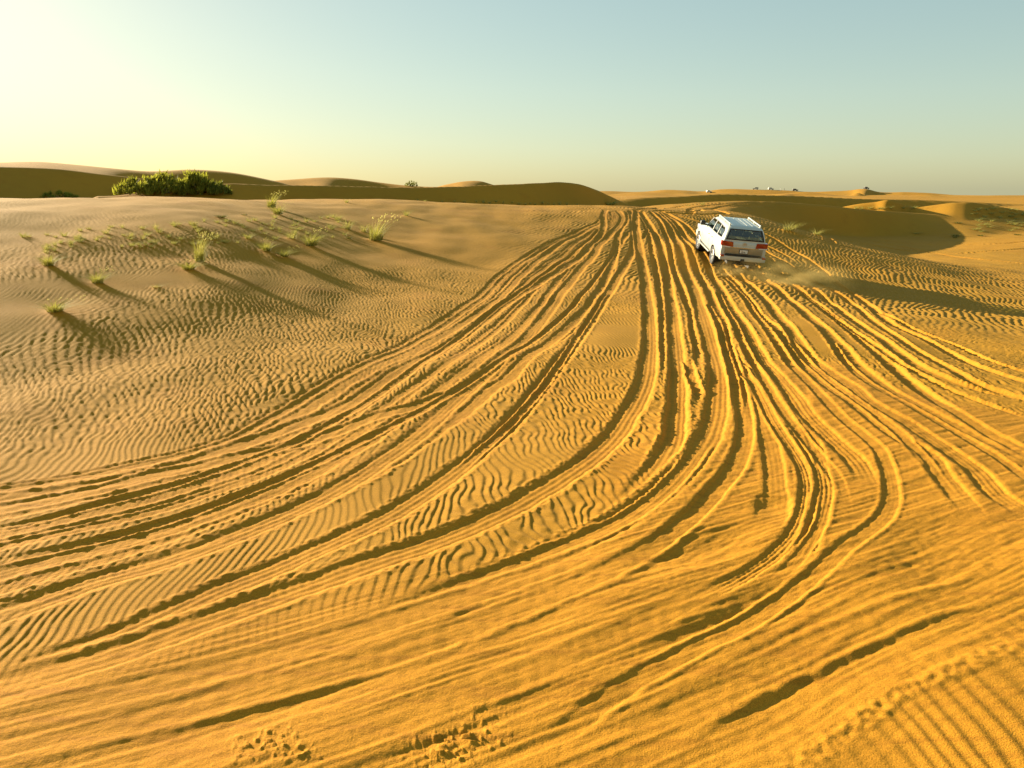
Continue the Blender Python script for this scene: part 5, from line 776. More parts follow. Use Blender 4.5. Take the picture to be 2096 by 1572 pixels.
def ground_z(x, y):
    """height of the built ground surface at a place"""
    AZ, R, Z = GRID
    az = math.degrees(math.atan2(x, y)); r = math.hypot(x, y)
    i = min(max(int(np.searchsorted(AZ, az)), 1), len(AZ) - 1); j = min(max(int(np.searchsorted(R, r)), 1), len(R) - 1)
    a = (az - AZ[i-1])/(AZ[i] - AZ[i-1]); b = (r - R[j-1])/(R[j] - R[j-1])
    return float((Z[i-1, j-1]*(1-a) + Z[i, j-1]*a)*(1-b) + (Z[i-1, j]*(1-a) + Z[i, j]*a)*b)
rnd = random.Random(5)
for (x, y, h, w, kind, label, group) in TUFTS:
    me, st = PROTO[kind][rnd.randrange(4)]
    rz = rnd.uniform(-.6, .6)
    if group:
        o = bpy.data.objects.new('grass_tuft', me); o['group'] = group
        o.scale = (w*1.15, w*1.15, h*1.1)
    else:
        o = bpy.data.objects.new('grass_tuft', None)
        o.empty_display_size = .1
    C.objects.link(o)
    o.location = (x, y, ground_z(x, y) - .02); o.rotation_euler = (0, 0, rz)
    o['label'] = label; o['category'] = 'shrub' if kind == 'dark' else 'grass'
    if kind == 'dark': o.name = 'desert_scrub'
    if not group:
        for nm, m in (('blades', me), ('seed_stalks', st)):
            if m is None: continue
            c = bpy.data.objects.new(nm, m); C.objects.link(c); c.parent = o; c.scale = (w*1.25, w*1.25, h*.95)

def bush(name, label, x, y, w, h, seed, mat, dens=1., feathery=True, cat='bush', group=None):
    r = random.Random(seed); z0 = ground_z(x, y) - .15
    root = bpy.data.objects.new(name, None); C.objects.link(root); root.location = (x, y, z0)
    root['label'] = label; root['category'] = cat
    if group: root['group'] = group
    # stems: several limbs fanning from the base
    V, F = [], []; tips = []
    def limb(p, q, r0, r1):
        d = Vector(q) - Vector(p); a = d.orthogonal().normalized(); b = d.cross(a).normalized(); b0 = len(V)
        for (c, rr) in ((p, r0), (q, r1)):
            for k in range(5):
                t = k*2*math.pi/5; v = Vector(c) + (a*math.cos(t) + b*math.sin(t))*rr; V.append(tuple(v))
        for k in range(5): F.append((b0 + k, b0 + (k+1) % 5, b0 + 5 + (k+1) % 5, b0 + 5 + k))
    for i in range(14):
        a = r.uniform(0, 6.283); d = r.uniform(.1, .42)*w; hh = h*r.uniform(.5, .95)*(1 - .5*(d/(.5*w))**2)
        m = (math.cos(a)*d*.45, math.sin(a)*d*.45, hh*.5); e = (math.cos(a)*d, math.sin(a)*d, hh)
        limb((math.cos(a)*.1, math.sin(a)*.1, 0), m, .05, .03); limb(m, e, .03, .01); tips += [m, e]
    c = bpy.data.objects.new('trunk', mesh_from('trunk', V, F, [BARK])); C.objects.link(c); c.parent = root
    # crown: many clumps of thin sprays
    V, F = [], []
    ncl = int(90*dens)
    for i in range(ncl):
        a = r.uniform(0, 6.283); d = .5*w*math.sqrt(r.random())
        top = h*(1 - (d/(.54*w))**2)*(.8 + .35*r.random())
        cz = top*r.uniform(.15, 1.)**.7; cx, cy = math.cos(a)*d, math.sin(a)*d*.8
        cr = r.uniform(.16, .34)*h*.6
        for k in range(int(24)):
            t = r.uniform(0, 6.283); rr = cr*math.sqrt(r.random()); zz = cz + r.uniform(-.5, .6)*cr*1.3
            px, py, pz = cx + rr*math.cos(t), cy + rr*math.sin(t), max(.0, zz)
            L = r.uniform(.14, .42)*(h/2.2)**.5*(1.5 if feathery else .7); ws = L*r.uniform(.10, .2) if feathery else L*.4
            dx, dy, dz = r.gauss(0, .35) + .15, r.gauss(0, .35), r.uniform(.5, 1)
            nn = math.sqrt(dx*dx + dy*dy + dz*dz); dx, dy, dz = dx/nn*L, dy/nn*L, dz/nn*L
            q = r.uniform(0, 3.14); wx, wy = math.cos(q)*ws, math.sin(q)*ws; b0 = len(V)
            V += [(px - wx, py - wy, pz), (px + wx, py + wy, pz), (px + dx, py + dy, pz + dz)]; F.append((b0, b0+1, b0+2))
    c = bpy.data.objects.new('crown', mesh_from('crown', V, F, [mat])); C.objects.link(c); c.parent = root
    return root
BUSHES = [
 ('bush', 'low rounded green bush at the left end of the bush group on the left dune', -30.9, 67.2, 4.4, 1.31, 20, BUSH, 1.0),
 ('bush', 'broad yellow-green feathery bush in the middle of the bush group', -28.9, 67.0, 4.0, 1.74, 21, BUSH, 1.0),
 ('bush', 'tallest green bush of the group, upright and feathery', -26.4, 67.5, 3.0, 1.87, 22, BUSH, 1.0),
 ('bush', 'low dark green bush at the right end of the bush group', -25.0, 67.8, 2.5, 1.00, 23, BUSHD, 1.0),
 ('bush', 'small green bush in front, between the tallest and the broad one', -27.4, 67.1, 2.1, 1.06, 24, BUSH, 0.5),
 ('bush', 'low straggly yellow-green bush at the far left tip of the bush group', -54.7, 114.1, 3.6, 1.27, 25, BUSH, 0.5),
 ('bush', 'low hazy green bush alone far left in front of the long dune', -60.4, 107.1, 5.0, 0.99, 26, BUSH, 1.0),
 ('bush', 'small dark green bush on the dune crest left of the middle, against the sky', -29.7, 237.1, 4.7, 1.32, 27, BUSHD, 0.5),
 ('desert_scrub', 'tiny far scrub left of two others on the distant plain right of centre', 93.3, 285.1, 3.0, .9, 1587, BUSHD, .2, True, 'shrub'),
 ('desert_scrub', 'tiny far scrub between two others on the distant plain', 98.5, 283.4, 3.0, .9, 1620, BUSHD, .2, True, 'shrub'),
 ('desert_scrub', 'tiny far scrub right of two others on the distant plain', 103.8, 281.5, 3.0, .9, 1655, BUSHD, .2, True, 'shrub'),
]

for a in BUSHES: bush(*a)
# ---------------------------------------------------------------- the white off-road car
PAINT = simple('white_paint', (.55, .55, .46), .28, 0, .5, noise_amt=.05, noise_scale=2, coat=.5)
BLACKP = simple('black_plastic', (.018, .018, .017), .55)
RUBBER = simple('rubber', (.03, .028, .024), .85, noise_amt=.3)
SILVER = simple('alloy', (.62, .62, .60), .3, .8)
CHROME = simple('chrome', (.7, .62, .5), .18, .9)
RED = simple('red_lens', (.30, .004, .006), .15, 0, .6, coat=1)
WHITEL = simple('clear_lens', (.75, .72, .66), .12, 0, .6, coat=1)
SEATM = simple('seat_leather', (.20, .19, .10), .6)
DARKI = simple('dark_interior', (.02, .02, .015), .8)
PLATEW = simple('plate_white', (.8, .78, .70), .4)
GREYP = simple('dusty_silver', (.36, .31, .20), .4, .3, noise_amt=.25, noise_scale=4)
def glass_mat(name, tint, refl):
    m = bpy.data.materials.new(name); m.use_nodes = True; t = m.node_tree; t.nodes.clear()
    o = t.nodes.new('ShaderNodeOutputMaterial'); a = t.nodes.new('ShaderNodeBsdfTransparent'); g = t.nodes.new('ShaderNodeBsdfGlossy'); x = t.nodes.new('ShaderNodeMixShader')
    f = t.nodes.new('ShaderNodeFresnel'); f.inputs[0].default_value = 1.5
    mr = t.nodes.new('ShaderNodeMapRange'); mr.inputs[3].default_value = refl; mr.inputs[4].default_value = 1
    t.links.new(f.outputs[0], mr.inputs[0]); t.links.new(mr.outputs[0], x.inputs[0])
    a.inputs[0].default_value = (*tint, 1); g.inputs['Roughness'].default_value = .03
    t.links.new(a.outputs[0], x.inputs[1]); t.links.new(g.outputs[0], x.inputs[2]); t.links.new(x.outputs[0], o.inputs[0]); return m
GLASS = glass_mat('side_glass', (.62, .70, .58), .22)
GLASSR = glass_mat('rear_glass', (.55, .57, .38), .05)

def linko(name, me, parent, mats=None, smooth=None):
    o = bpy.data.objects.new(name, me); C.objects.link(o)
    if parent: o.parent = parent
    for m in (mats or []): me.materials.append(m)
    if smooth is not None:
        me.polygons.foreach_set('use_smooth', [True]*len(me.polygons))
        me.set_sharp_from_angle(angle=rad(smooth))
    return o
def bm_mesh(name, bm):
    bmesh.ops.recalc_face_normals(bm, faces=bm.faces); me = bpy.data.meshes.new(name); bm.to_mesh(me); bm.free(); return me
def box(bm, x0, x1, y0, y1, z0, z1, bev=0., mi=0):
    r = bmesh.ops.create_cube(bm, size=1)
    for v in r['verts']:
        v.co.x = x0 + (v.co.x + .5)*(x1 - x0); v.co.y = y0 + (v.co.y + .5)*(y1 - y0); v.co.z = z0 + (v.co.z + .5)*(z1 - z0)
    fs = {f for v in r['verts'] for f in v.link_faces}
    for f in fs: f.material_index = mi
    if bev:
        es = list({e for v in r['verts'] for e in v.link_edges})
        bmesh.ops.bevel(bm, geom=es, offset=bev, segments=2, profile=.6, affect='EDGES')
def prism(bm, pts, axis, a0, a1, mi=0):
    """polygon in the plane across axis, extruded from a0 to a1"""
    def co(p, a): return {'y': (p[0], a, p[1]), 'x': (a, p[0], p[1]), 'z': (p[0], p[1], a)}[axis]
    A = [bm.verts.new(co(p, a0)) for p in pts]; B = [bm.verts.new(co(p, a1)) for p in pts]; n = len(pts)
    fs = [bm.faces.new(A), bm.faces.new(B[::-1])] + [bm.faces.new((A[i], B[i], B[(i+1) % n], A[(i+1) % n])) for i in range(n)]
    for f in fs: f.material_index = mi
def lathe(bm, prof, cx, cz, seg=28, mi=0):
    """profile (y, r) turned about the Y axis through (cx, cz)"""
    rings = [[bm.verts.new((cx + r*math.cos(2*math.pi*k/seg), y, cz + r*math.sin(2*math.pi*k/seg))) for k in range(seg)] for y, r in prof]
    for a, b in zip(rings, rings[1:]):
        for k in range(seg): bm.faces.new((a[k], a[(k+1) % seg], b[(k+1) % seg], b[k])).material_index = mi
def boolean(me, cut, op='DIFFERENCE'):
    a = bpy.data.objects.new('a', me); b = bpy.data.objects.new('b', cut); C.objects.link(a); C.objects.link(b)
    m = a.modifiers.new('b', 'BOOLEAN'); m.object = b; m.operation = op; m.solver = 'EXACT'
    dg = bpy.context.evaluated_depsgraph_get(); dg.update()
    r = bpy.data.meshes.new_from_object(a.evaluated_get(dg))
    bpy.data.objects.remove(a); bpy.data.objects.remove(b); bpy.data.meshes.remove(me); bpy.data.meshes.remove(cut)
    return r

def make_suv():
    root = bpy.data.objects.new('off_road_car', None); C.objects.link(root)
    root['label'] = 'large white off-road car with roof rails, driving away up the tracked dune, seen from behind'
    root['category'] = 'car'
    # lower body
    st = [(-2.475, .90, .56, 1.20), (-2.44, .945, .52, 1.25), (-2.2, .975, .46, 1.27), (-1.6, .985, .42, 1.27), (-.6, .985, .40, 1.26), (.5, .985, .40, 1.25),
          (1.0, .985, .42, 1.24), (1.5, .98, .44, 1.20), (2.0, .965, .48, 1.13), (2.3, .92, .50, 1.05), (2.44, .85, .54, .98), (2.49, .74, .62, .90)]
    bm = bmesh.new(); rings = []
    for x, w, zb, zt in st:
        h = zt - zb
        half = [(0, zb), (w*.84, zb), (w*.955, zb + .06), (w*.985, zb + .20), (w, zb + .42*h), (w*.99, zb + .66*h), (w*.965, zb + .86*h), (w*.93, zt - .02), (w*.86, zt + .012), (0, zt + .035)]
        full = half + [(-y, z) for y, z in half[-2:0:-1]]
        rings.append([bm.verts.new((x, y, z)) for y, z in full])
    for a, b in zip(rings, rings[1:]):
        n = len(a)
        for k in range(n): bm.faces.new((a[k], b[k], b[(k+1) % n], a[(k+1) % n]))
    bm.faces.new(rings[0]); bm.faces.new(rings[-1][::-1])
    body = bm_mesh('body', bm)
    cb = bmesh.new()
    for ax in (1.57, -1.28):
        for s in (1, -1):
            pts = [(ax + .475*math.cos(t), .36 + .475*math.sin(t)) for t in [2*math.pi*k/28 for k in range(28)]]
            prism(cb, pts, 'y', s*.60, s*1.2)
    body = boolean(body, bm_mesh('cut', cb))
    o = linko('body', body, root, [PAINT], 35)
    if len(body.materials) == 0: body.materials.append(PAINT)
    # cabin
    def ring(zv, xf, xb, y, rc, n=7):
        P = []
        for (cx, cy, a0) in ((xf - rc, y - rc*.8, 0), (xb + rc*.7, y - rc*.8, 90), (xb + rc*.7, -y + rc*.8, 180), (xf - rc, -y + rc*.8, 270)):
            for k in range(n):
                a = rad(a0 + 90*k/(n-1)); ex = rc if a0 in (0, 270) else rc*.7
                P.append((cx + ex*math.cos(a), cy + rc*.8*math.sin(a), zv))
        return P
    lv = [(1.20, 1.00, -2.44, .915, .20), (1.34, .84, -2.42, .885, .20), (1.50, .62, -2.385, .838, .2), (1.66, .40, -2.34, .785, .2), (1.76, .24, -2.28, .748, .2), (1.83, .05, -2.20, .70, .22), (1.87, -.12, -2.10, .63, .22), (1.89, -.4, -1.95, .5, .22)]
    def shell(off, z0, z1):
        bm = bmesh.new(); R = []
        for zv, xf, xb, y, rc in lv:
            R.append([bm.verts.new(p) for p in ring(min(max(zv, z0), z1) if off else zv, xf - off, xb + off, y - off, rc)])
        for a, b in zip(R, R[1:]):
            n = len(a)
            for k in range(n): bm.faces.new((a[k], a[(k+1) % n], b[(k+1) % n], b[k]))
        bm.faces.new(R[0][::-1]); bm.faces.new(R[-1]); return bm
    cab = bm_mesh('cabin', shell(0, 0, 9))
    lv_in = [(1.10, 1.00, -2.44, .915, .20)] + lv[1:5] + [(1.815, .1, -2.22, .70, .22)]
    lv_full = lv; lv = lv_in
    inner = shell(.05, 1.0, 1.815); lv = lv_full
    cab = boolean(cab, bm_mesh('inner', inner))
    W1 = [(.70, 1.31), (.22, 1.735), (-.36, 1.745), (-.36, 1.31)]
    W2 = [(-.42, 1.31), (-.42, 1.745), (-1.20, 1.735), (-1.20, 1.31)]
    W3 = [(-1.25, 1.31), (-1.25, 1.733), (-1.80, 1.71), (-1.98, 1.60), (-2.02, 1.33)]
    cb = bmesh.new()
    for w in (W1, W2, W3): prism(cb, w, 'y', -1.2, 1.2)
    cab = boolean(cab, bm_mesh('cut', cb))
    cb = bmesh.new(); RW = [(-.80, 1.36), (.80, 1.36), (.76, 1.50), (.66, 1.765), (-.66, 1.765), (-.76, 1.50)]
    prism(cb, RW, 'x', -3, -2.1); prism(cb, [(-.80, 1.29), (.80, 1.29), (.66, 1.76), (-.66, 1.76)], 'x', .05, 1.5)
    cab = boolean(cab, bm_mesh('cut', cb))
    o = linko('cabin', cab, root, None, 35)
    if len(cab.materials) == 0: cab.materials.append(PAINT)
    # roof skin ribs and rails
    for k, y in enumerate((-.33, -.11, .11, .33)):
        bm = bmesh.new(); box(bm, -1.95, -.45, y - .014, y + .014, 1.88, 1.897, .006); r = linko('roof_rib', bm_mesh('roof_rib', bm), o, [PAINT], 40)
    for s in (1, -1):
        bm = bmesh.new(); box(bm, -2.05, -.15, s*.64 - .028, s*.64 + .028, 1.90, 1.955, .018)
        for x in (-2.0, -1.1, -.2): box(bm, x - .06, x + .06, s*.64 - .022, s*.64 + .022, 1.85, 1.91)
        linko('roof_rail', bm_mesh('roof_rail', bm), root, [PAINT], 40)
    # glass panes sit in the openings; black trim frames them
    yz = lambda z: float(np.interp(z, [l[0] for l in lv], [l[3] for l in lv]))
    xz = lambda z: float(np.interp(z, [l[0] for l in lv], [l[2] for l in lv]))
    fz = lambda z: float(np.interp(z, [l[0] for l in lv], [l[1] for l in lv]))
    for s in (1, -1):
        for w in (W1, W2, W3):
            zs = [1.30, 1.40, 1.50, 1.62, 1.75]
            bm = bmesh.new(); rows = []
            for z in zs:
                X = []
                for (a, b) in zip(w, w[1:] + w[:1]):
                    if (a[1] - z)*(b[1] - z) <= 0 and a[1] != b[1]:
                        X.append(a[0] + (b[0] - a[0])*(z - a[1])/(b[1] - a[1]))
                if len(X) >= 2: rows.append([bm.verts.new((min(X), s*(yz(z) - .012), z)), bm.verts.new((max(X), s*(yz(z) - .012), z))])
            zt = min(1.73, max(p[1] for p in w) - .003); 
            for a, b in zip(rows, rows[1:]): bm.faces.new((a[0], a[1], b[1], b[0]))
            g = linko('side_window', bm_mesh('side_window', bm), root, [GLASS])
            # trim strip round the opening
            bm = bmesh.new(); t = .018
            n = len(w); cx = sum(p[0] for p in w)/n; cz = sum(p[1] for p in w)/n
            O = [bm.verts.new((p[0] + (t if p[0] > cx else -t), s*(yz(p[1]) + .006), p[1] + (t if p[1] > cz else -t))) for p in w]
            I = [bm.verts.new((p[0] - (t*.8 if p[0] > cx else -t*.8), s*(yz(p[1]) + .006), p[1] - (t*.5 if p[1] > cz else -t*.5))) for p in w]
            for k in range(n): bm.faces.new((O[k], O[(k+1) % n], I[(k+1) % n], I[k]))
            me = bm_mesh('window_trim', bm); linko('window_trim', me, g, [BLACKP])
    bm = bmesh.new(); a = [bm.verts.new((xz(z) + .012, y, z)) for y, z in ((-.80, 1.36), (.80, 1.36))]; b = [bm.verts.new((xz(z) + .012, y, z)) for y, z in ((-.76, 1.5), (.76, 1.5))]; c = [bm.verts.new((xz(z) + .012, y, z)) for y, z in ((-.67, 1.765), (.67, 1.765))]
    bm.faces.new((a[0], a[1], b[1], b[0])); bm.faces.new((b[0], b[1], c[1], c[0]))
    rw = linko('rear_window', bm_mesh('rear_window', bm), root, [GLASSR])
    bm = bmesh.new(); n = len(RW)
    O = [bm.verts.new((xz(z) - .008, y*1.02, z + (.02 if z > 1.6 else -.02 if z < 1.4 else 0))) for y, z in RW]; I = [bm.verts.new((xz(z) - .008, y*.93, z - (.015 if z > 1.6 else -.03 if z < 1.4 else 0))) for y, z in RW]
    for k in range(n): bm.faces.new((O[k], O[(k+1) % n], I[(k+1) % n], I[k]))
    linko('window_trim', bm_mesh('window_trim', bm), rw, [BLACKP])
    bm = bmesh.new(); box(bm, -2.47, -2.445, -.30, .10, 1.385, 1.40); linko('wiper', bm_mesh('wiper', bm), rw, [BLACKP])
    bm = bmesh.new(); a = [bm.verts.new((fz(z) - .02, y, z)) for y, z in ((-.80, 1.29), (.80, 1.29), (.66, 1.755), (-.66, 1.755))]; bm.faces.new(a)
    linko('windshield', bm_mesh('windshield', bm), root, [GLASS])
    # interior
    bm = bmesh.new(); box(bm, -2.36, .85, -.84, .84, 1.285, 1.30); linko('cabin_floor', bm_mesh('cabin_floor', bm), root, [DARKI])
    for x, ys in ((-.05, (-.42, .42)), (-1.0, (-.5, 0, .5)), (-1.85, (-.52, .52))):
        for y in ys:
            bm = bmesh.new(); box(bm, x - .07, x + .07, y - .22, y + .22, 1.16, 1.46, .05); s_ = linko('seat', bm_mesh('seat', bm), root, [SEATM], 40)
            bm = bmesh.new(); box(bm, x - .05, x + .05, y - .13, y + .13, 1.49, 1.68, .04); linko('headrest', bm_mesh('headrest', bm), s_, [SEATM], 40)
    bm = bmesh.new(); bmesh.ops.create_circle(bm, segments=20, radius=.17)
    me = bpy.data.meshes.new('steering_wheel'); bm.free()
    bm = bmesh.new(); seg = 20
    rr = [[bm.verts.new((.42 + .02*math.cos(q)*1, .42 + (.18 + .018*math.cos(q))*math.cos(t), 1.40 + (.18 + .018*math.cos(q))*math.sin(t))) for q in (0, 1.57, 3.14, 4.71)] for t in [2*math.pi*k/seg for k in range(seg)]]
    for k in range(seg):
        for q in range(4): bm.faces.new((rr[k][q], rr[(k+1) % seg][q], rr[(k+1) % seg][(q+1) % 4], rr[k][(q+1) % 4]))
    linko('steering_wheel', bm_mesh('steering_wheel', bm), root, [DARKI], 60)
    # doors: seams and handles on each side, set a few mm proud
    for s in (1, -1):
        for dx0, dx1 in ((-.37, .98), (-1.02, -.40)):
            bm = bmesh.new(); y = s*.9885
            def seam(x0, z0, x1, z1):
                w = .006; dx, dz = x1 - x0, z1 - z0; l = math.hypot(dx, dz); nx, nz = -dz/l*w, dx/l*w
                q = [(x0 + nx, z0 + nz), (x1 + nx, z1 + nz), (x1 - nx, z1 - nz), (x0 - nx, z0 - nz)]
                yy = [s*(float(np.interp(b, [.4, .46, .6, .75, .95, 1.1, 1.2, 1.26], [.83, .94, .972, .986, .985, .972, .945, .92])) + .004) for a, b in q]
                bm.faces.new([bm.verts.new((a, yv, b)) for (a, b), yv in zip(q, yy)])
            zz = [.50, .60, .75, .95, 1.1, 1.2, 1.25]
            for a, b in zip(zz, zz[1:]):
                seam(dx0, a, dx0, b)
                if dx1 > 0: seam(dx1, a, dx1, b)
            seam(dx0, .5, dx1, .5)
            d_ = linko('door_seam', bm_mesh('door_seam', bm), root, [BLACKP])
            bm = bmesh.new(); hx = dx0 + .12; box(bm, hx - .01, hx + .15, min(s*.965, s*1.005), max(s*.965, s*1.005), 1.075, 1.105, .008); linko('door_handle', bm_mesh('door_handle', bm), root, [CHROME], 40)
        # running board
        bm = bmesh.new(); box(bm, -.78, 1.06, min(s*.86, s*1.03), max(s*.86, s*1.03), .40, .455, .015); rb = linko('running_board', bm_mesh('running_board', bm), root, [PAINT], 40)
        bm = bmesh.new(); box(bm, -.62, .95, min(s*.89, s*1.0), max(s*.89, s*1.0), .456, .466); linko('step_pad', bm_mesh('step_pad', bm), rb, [BLACKP])
        # mirror
        bm = bmesh.new(); box(bm, .70, .86, min(s*.97, s*1.20), max(s*.97, s*1.20), 1.27, 1.47, .045); box(bm, .74, .82, min(s*.88, s*1.0), max(s*.88, s*1.0), 1.27, 1.33, .01)
        linko('side_mirror', bm_mesh('side_mirror', bm), root, [BLACKP], 40)
        # tail light: red block, wraps round the corner, clear strip below
        bm = bmesh.new(); prism(bm, [(s*.50, 1.27), (s*.96, 1.30), (s*.965, 1.10), (s*.47, 1.07)], 'x', -2.49, -2.28); tl = linko('tail_light', bm_mesh('tail_light', bm), root, [RED])
        bm = bmesh.new(); prism(bm, [(s*.52, 1.066), (s*.964, 1.095), (s*.964, 1.05), (s*.53, 1.03)], 'x', -2.492, -2.28); linko('clear_lens', bm_mesh('clear_lens', bm), tl, [WHITEL])
        bm = bmesh.new(); box(bm, -2.575, -2.46, min(s*.80, s*.955), max(s*.80, s*.955), .645, .735, .01); linko('bumper_light', bm_mesh('bumper_light', bm), root, [RED])
        # headlight
        bm = bmesh.new(); box(bm, 2.22, 2.46, min(s*.50, s*.90), max(s*.50, s*.90), .84, 1.02, .03); linko('headlight', bm_mesh('headlight', bm), root, [WHITEL], 40)
        # wheel wells
        for ax in (1.57, -1.28):
            bm = bmesh.new(); lathe(bm, [(s*.60, .02), (s*.602, .472), (s*.93, .472)], ax, .36, 24); linko('wheel_arch', bm_mesh('wheel_arch', bm), root, [DARKI])
    # tailgate: lower dusty silver panel, garnish, emblem, plate
    bm = bmesh.new(); box(bm, -2.505, -2.46, -.80, .80, .77, 1.035, .012); tg = linko('tailgate', bm_mesh('tailgate', bm), root, [GREYP], 40)
    bm = bmesh.new(); box(bm, -2.53, -2.47, -.60, .60, 1.04, 1.068, .008); linko('chrome_strip', bm_mesh('chrome_strip', bm), tg, [CHROME], 40)
    bm = bmesh.new(); box(bm, -2.522, -2.504, -.19, .19, .80, .995, .006)
    box(bm, -2.528, -2.520, -.165, .165, .825, .97, 0, 1)
    # plate characters: four digits and a small line of script above
    segs = {'2': 'abged', '9': 'abcdfg', '7': 'abc', '1': 'bc', '5': 'afgcd'}
    def digit(ch, y, z, w, h, t=.012):
        S_ = dict(a=(0, h, w, h), b=(w, h/2, w, h), c=(w, 0, w, h/2), d=(0, 0, w, 0), e=(0, 0, 0, h/2), f=(0, h/2, 0, h), g=(0, h/2, w, h/2))
        for q in segs[ch]:
            a, b, c, d = S_[q]; box(bm, -2.531, -2.5275, y - c - t/2, y - a + t/2, z + b - t/2, z + d + t/2, 0, 2)
    for i, ch in enumerate('29791'): digit(ch, .10 - i*.042, .84, .022, .06, .010)
    box(bm, -2.531, -2.5275, .05, .12, .93, .945, 0, 2)
    linko('license_plate', bm_mesh('license_plate', bm), tg, [BLACKP, PLATEW, BLACKP])
    # oval ring emblem
    bm = bmesh.new()
    def ringy(cy, cz, a, b, t):
        n = 24; A = []
        for k in range(n):
            th = 2*math.pi*k/n; A.append([bm.verts.new((x, cy + (a + d)*math.cos(th), cz + (b + d)*math.sin(th))) for x, d in ((-2.482, -t), (-2.492, -t), (-2.492, t), (-2.482, t))])
        for k in range(n):
            for q in range(3): bm.faces.new((A[k][q], A[(k+1) % n][q], A[(k+1) % n][q+1], A[k][q+1]))
    ringy(0, 1.20, .085, .058, .007); ringy(0, 1.215, .045, .018, .005); ringy(0, 1.195, .018, .045, .005)
    linko('emblem', bm_mesh('emblem', bm), tg, [SILVER])
    # bumper
    bm = bmesh.new(); box(bm, -2.57, -2.30, -.97, .97, .50, .70, .05); bp_ = linko('rear_bumper', bm_mesh('rear_bumper', bm), root, [PAINT], 40)
    bm = bmesh.new(); box(bm, -2.582, -2.46, -.76, .76, .695, .765, .012); linko('step_strip', bm_mesh('step_strip', bm), bp_, [BLACKP], 40)
    bm = bmesh.new(); box(bm, -2.60, -2.45, -.08, .08, .46, .60, .02); linko('tow_hook', bm_mesh('tow_hook', bm), bp_, [BLACKP], 40)
    bm = bmesh.new(); box(bm, 2.30, 2.56, -.90, .90, .46, .74, .06); linko('front_bumper', bm_mesh('front_bumper', bm), root, [PAINT], 40)
    bm = bmesh.new(); box(bm, -2.4, 2.2, -.58, .58, .30, .48, .04); box(bm, -1.38, -1.18, -.75, .75, .30, .42, .03); box(bm, 1.50, 1.64, -.75, .75, .30, .42, .03); linko('chassis', bm_mesh('chassis', bm), root, [DARKI])
    bm = bmesh.new(); lathe(bm, [(-.5, .03), (-.5, .035)], 0, 0, 8)
    bm.free(); bm = bmesh.new(); bmesh.ops.create_cone(bm, cap_ends=True, segments=12, radius1=.035, radius2=.035, depth=.3, matrix=Matrix.Translation((-2.42, -.62, .40)) @ Matrix.Rotation(rad(90), 4, 'Y')); linko('exhaust_pipe', bm_mesh('exhaust_pipe', bm), root, [CHROME], 40)
    # wheels
    wheel_proto = None
    bm = bmesh.new(); lathe(bm, [(-.13, .24), (-.14, .30), (-.135, .37), (-.10, .393), (.10, .393), (.135, .37), (.14, .30), (.13, .24)], 0, 0, 36)
    for k in range(36):
        t = 2*math.pi*k/36
        r = bmesh.ops.create_cube(bm, size=1)
        bmesh.ops.transform(bm, matrix=Matrix.Rotation(-t, 4, 'Y') @ Matrix.Translation((.394, 0, 0)) @ Matrix.Diagonal((.012, .22, .030, 1)), verts=r['verts'])
    tyre = bm_mesh('tyre', bm); tyre.materials.append(RUBBER); tyre.polygons.foreach_set('use_smooth', [True]*len(tyre.polygons)); tyre.set_sharp_from_angle(angle=rad(40))
    bm = bmesh.new(); lathe(bm, [(.05, .245), (.125, .245), (.130, .225), (.115, .215), (.03, .20)], 0, 0, 32)
    for k in range(5):
        for dlt in (-.14, .14):
            t = 2*math.pi*k/5 + dlt
            r = bmesh.ops.create_cube(bm, size=1)
            bmesh.ops.transform(bm, matrix=Matrix.Rotation(-t, 4, 'Y') @ Matrix.Translation((.125, .10, 0)) @ Matrix.Diagonal((.20, .03, .034, 1)), verts=r['verts'])
    bmesh.ops.create_cone(bm, cap_ends=True, segments=20, radius1=.065, radius2=.05, depth=.05, matrix=Matrix.Translation((0, .105, 0)) @ Matrix.Rotation(rad(-90), 4, 'X'))
    rim = bm_mesh('rim', bm); rim.materials.append(SILVER); rim.set_sharp_from_angle(angle=rad(35))
    bm = bmesh.new(); lathe(bm, [(.0, .01), (.0, .235)], 0, 0, 24); disc = bm_mesh('brake_disc', bm); disc.materials.append(DARKI)
    for ax in (1.57, -1.28):
        for s in (1, -1):
            w = bpy.data.objects.new('wheel', None); C.objects.link(w); w.parent = root; w.location = (ax, s*.83, .393); w.rotation_euler = (0, 0, 0 if s > 0 else math.pi)
            if ax > 0: w.rotation_euler.z += rad(4)
            for nm, me in (('tyre', tyre), ('rim', rim), ('brake_disc', disc)):
                c = bpy.data.objects.new(nm, me); C.objects.link(c); c.parent = w
    return root
suv = make_suv()
suv.matrix_world = car_m

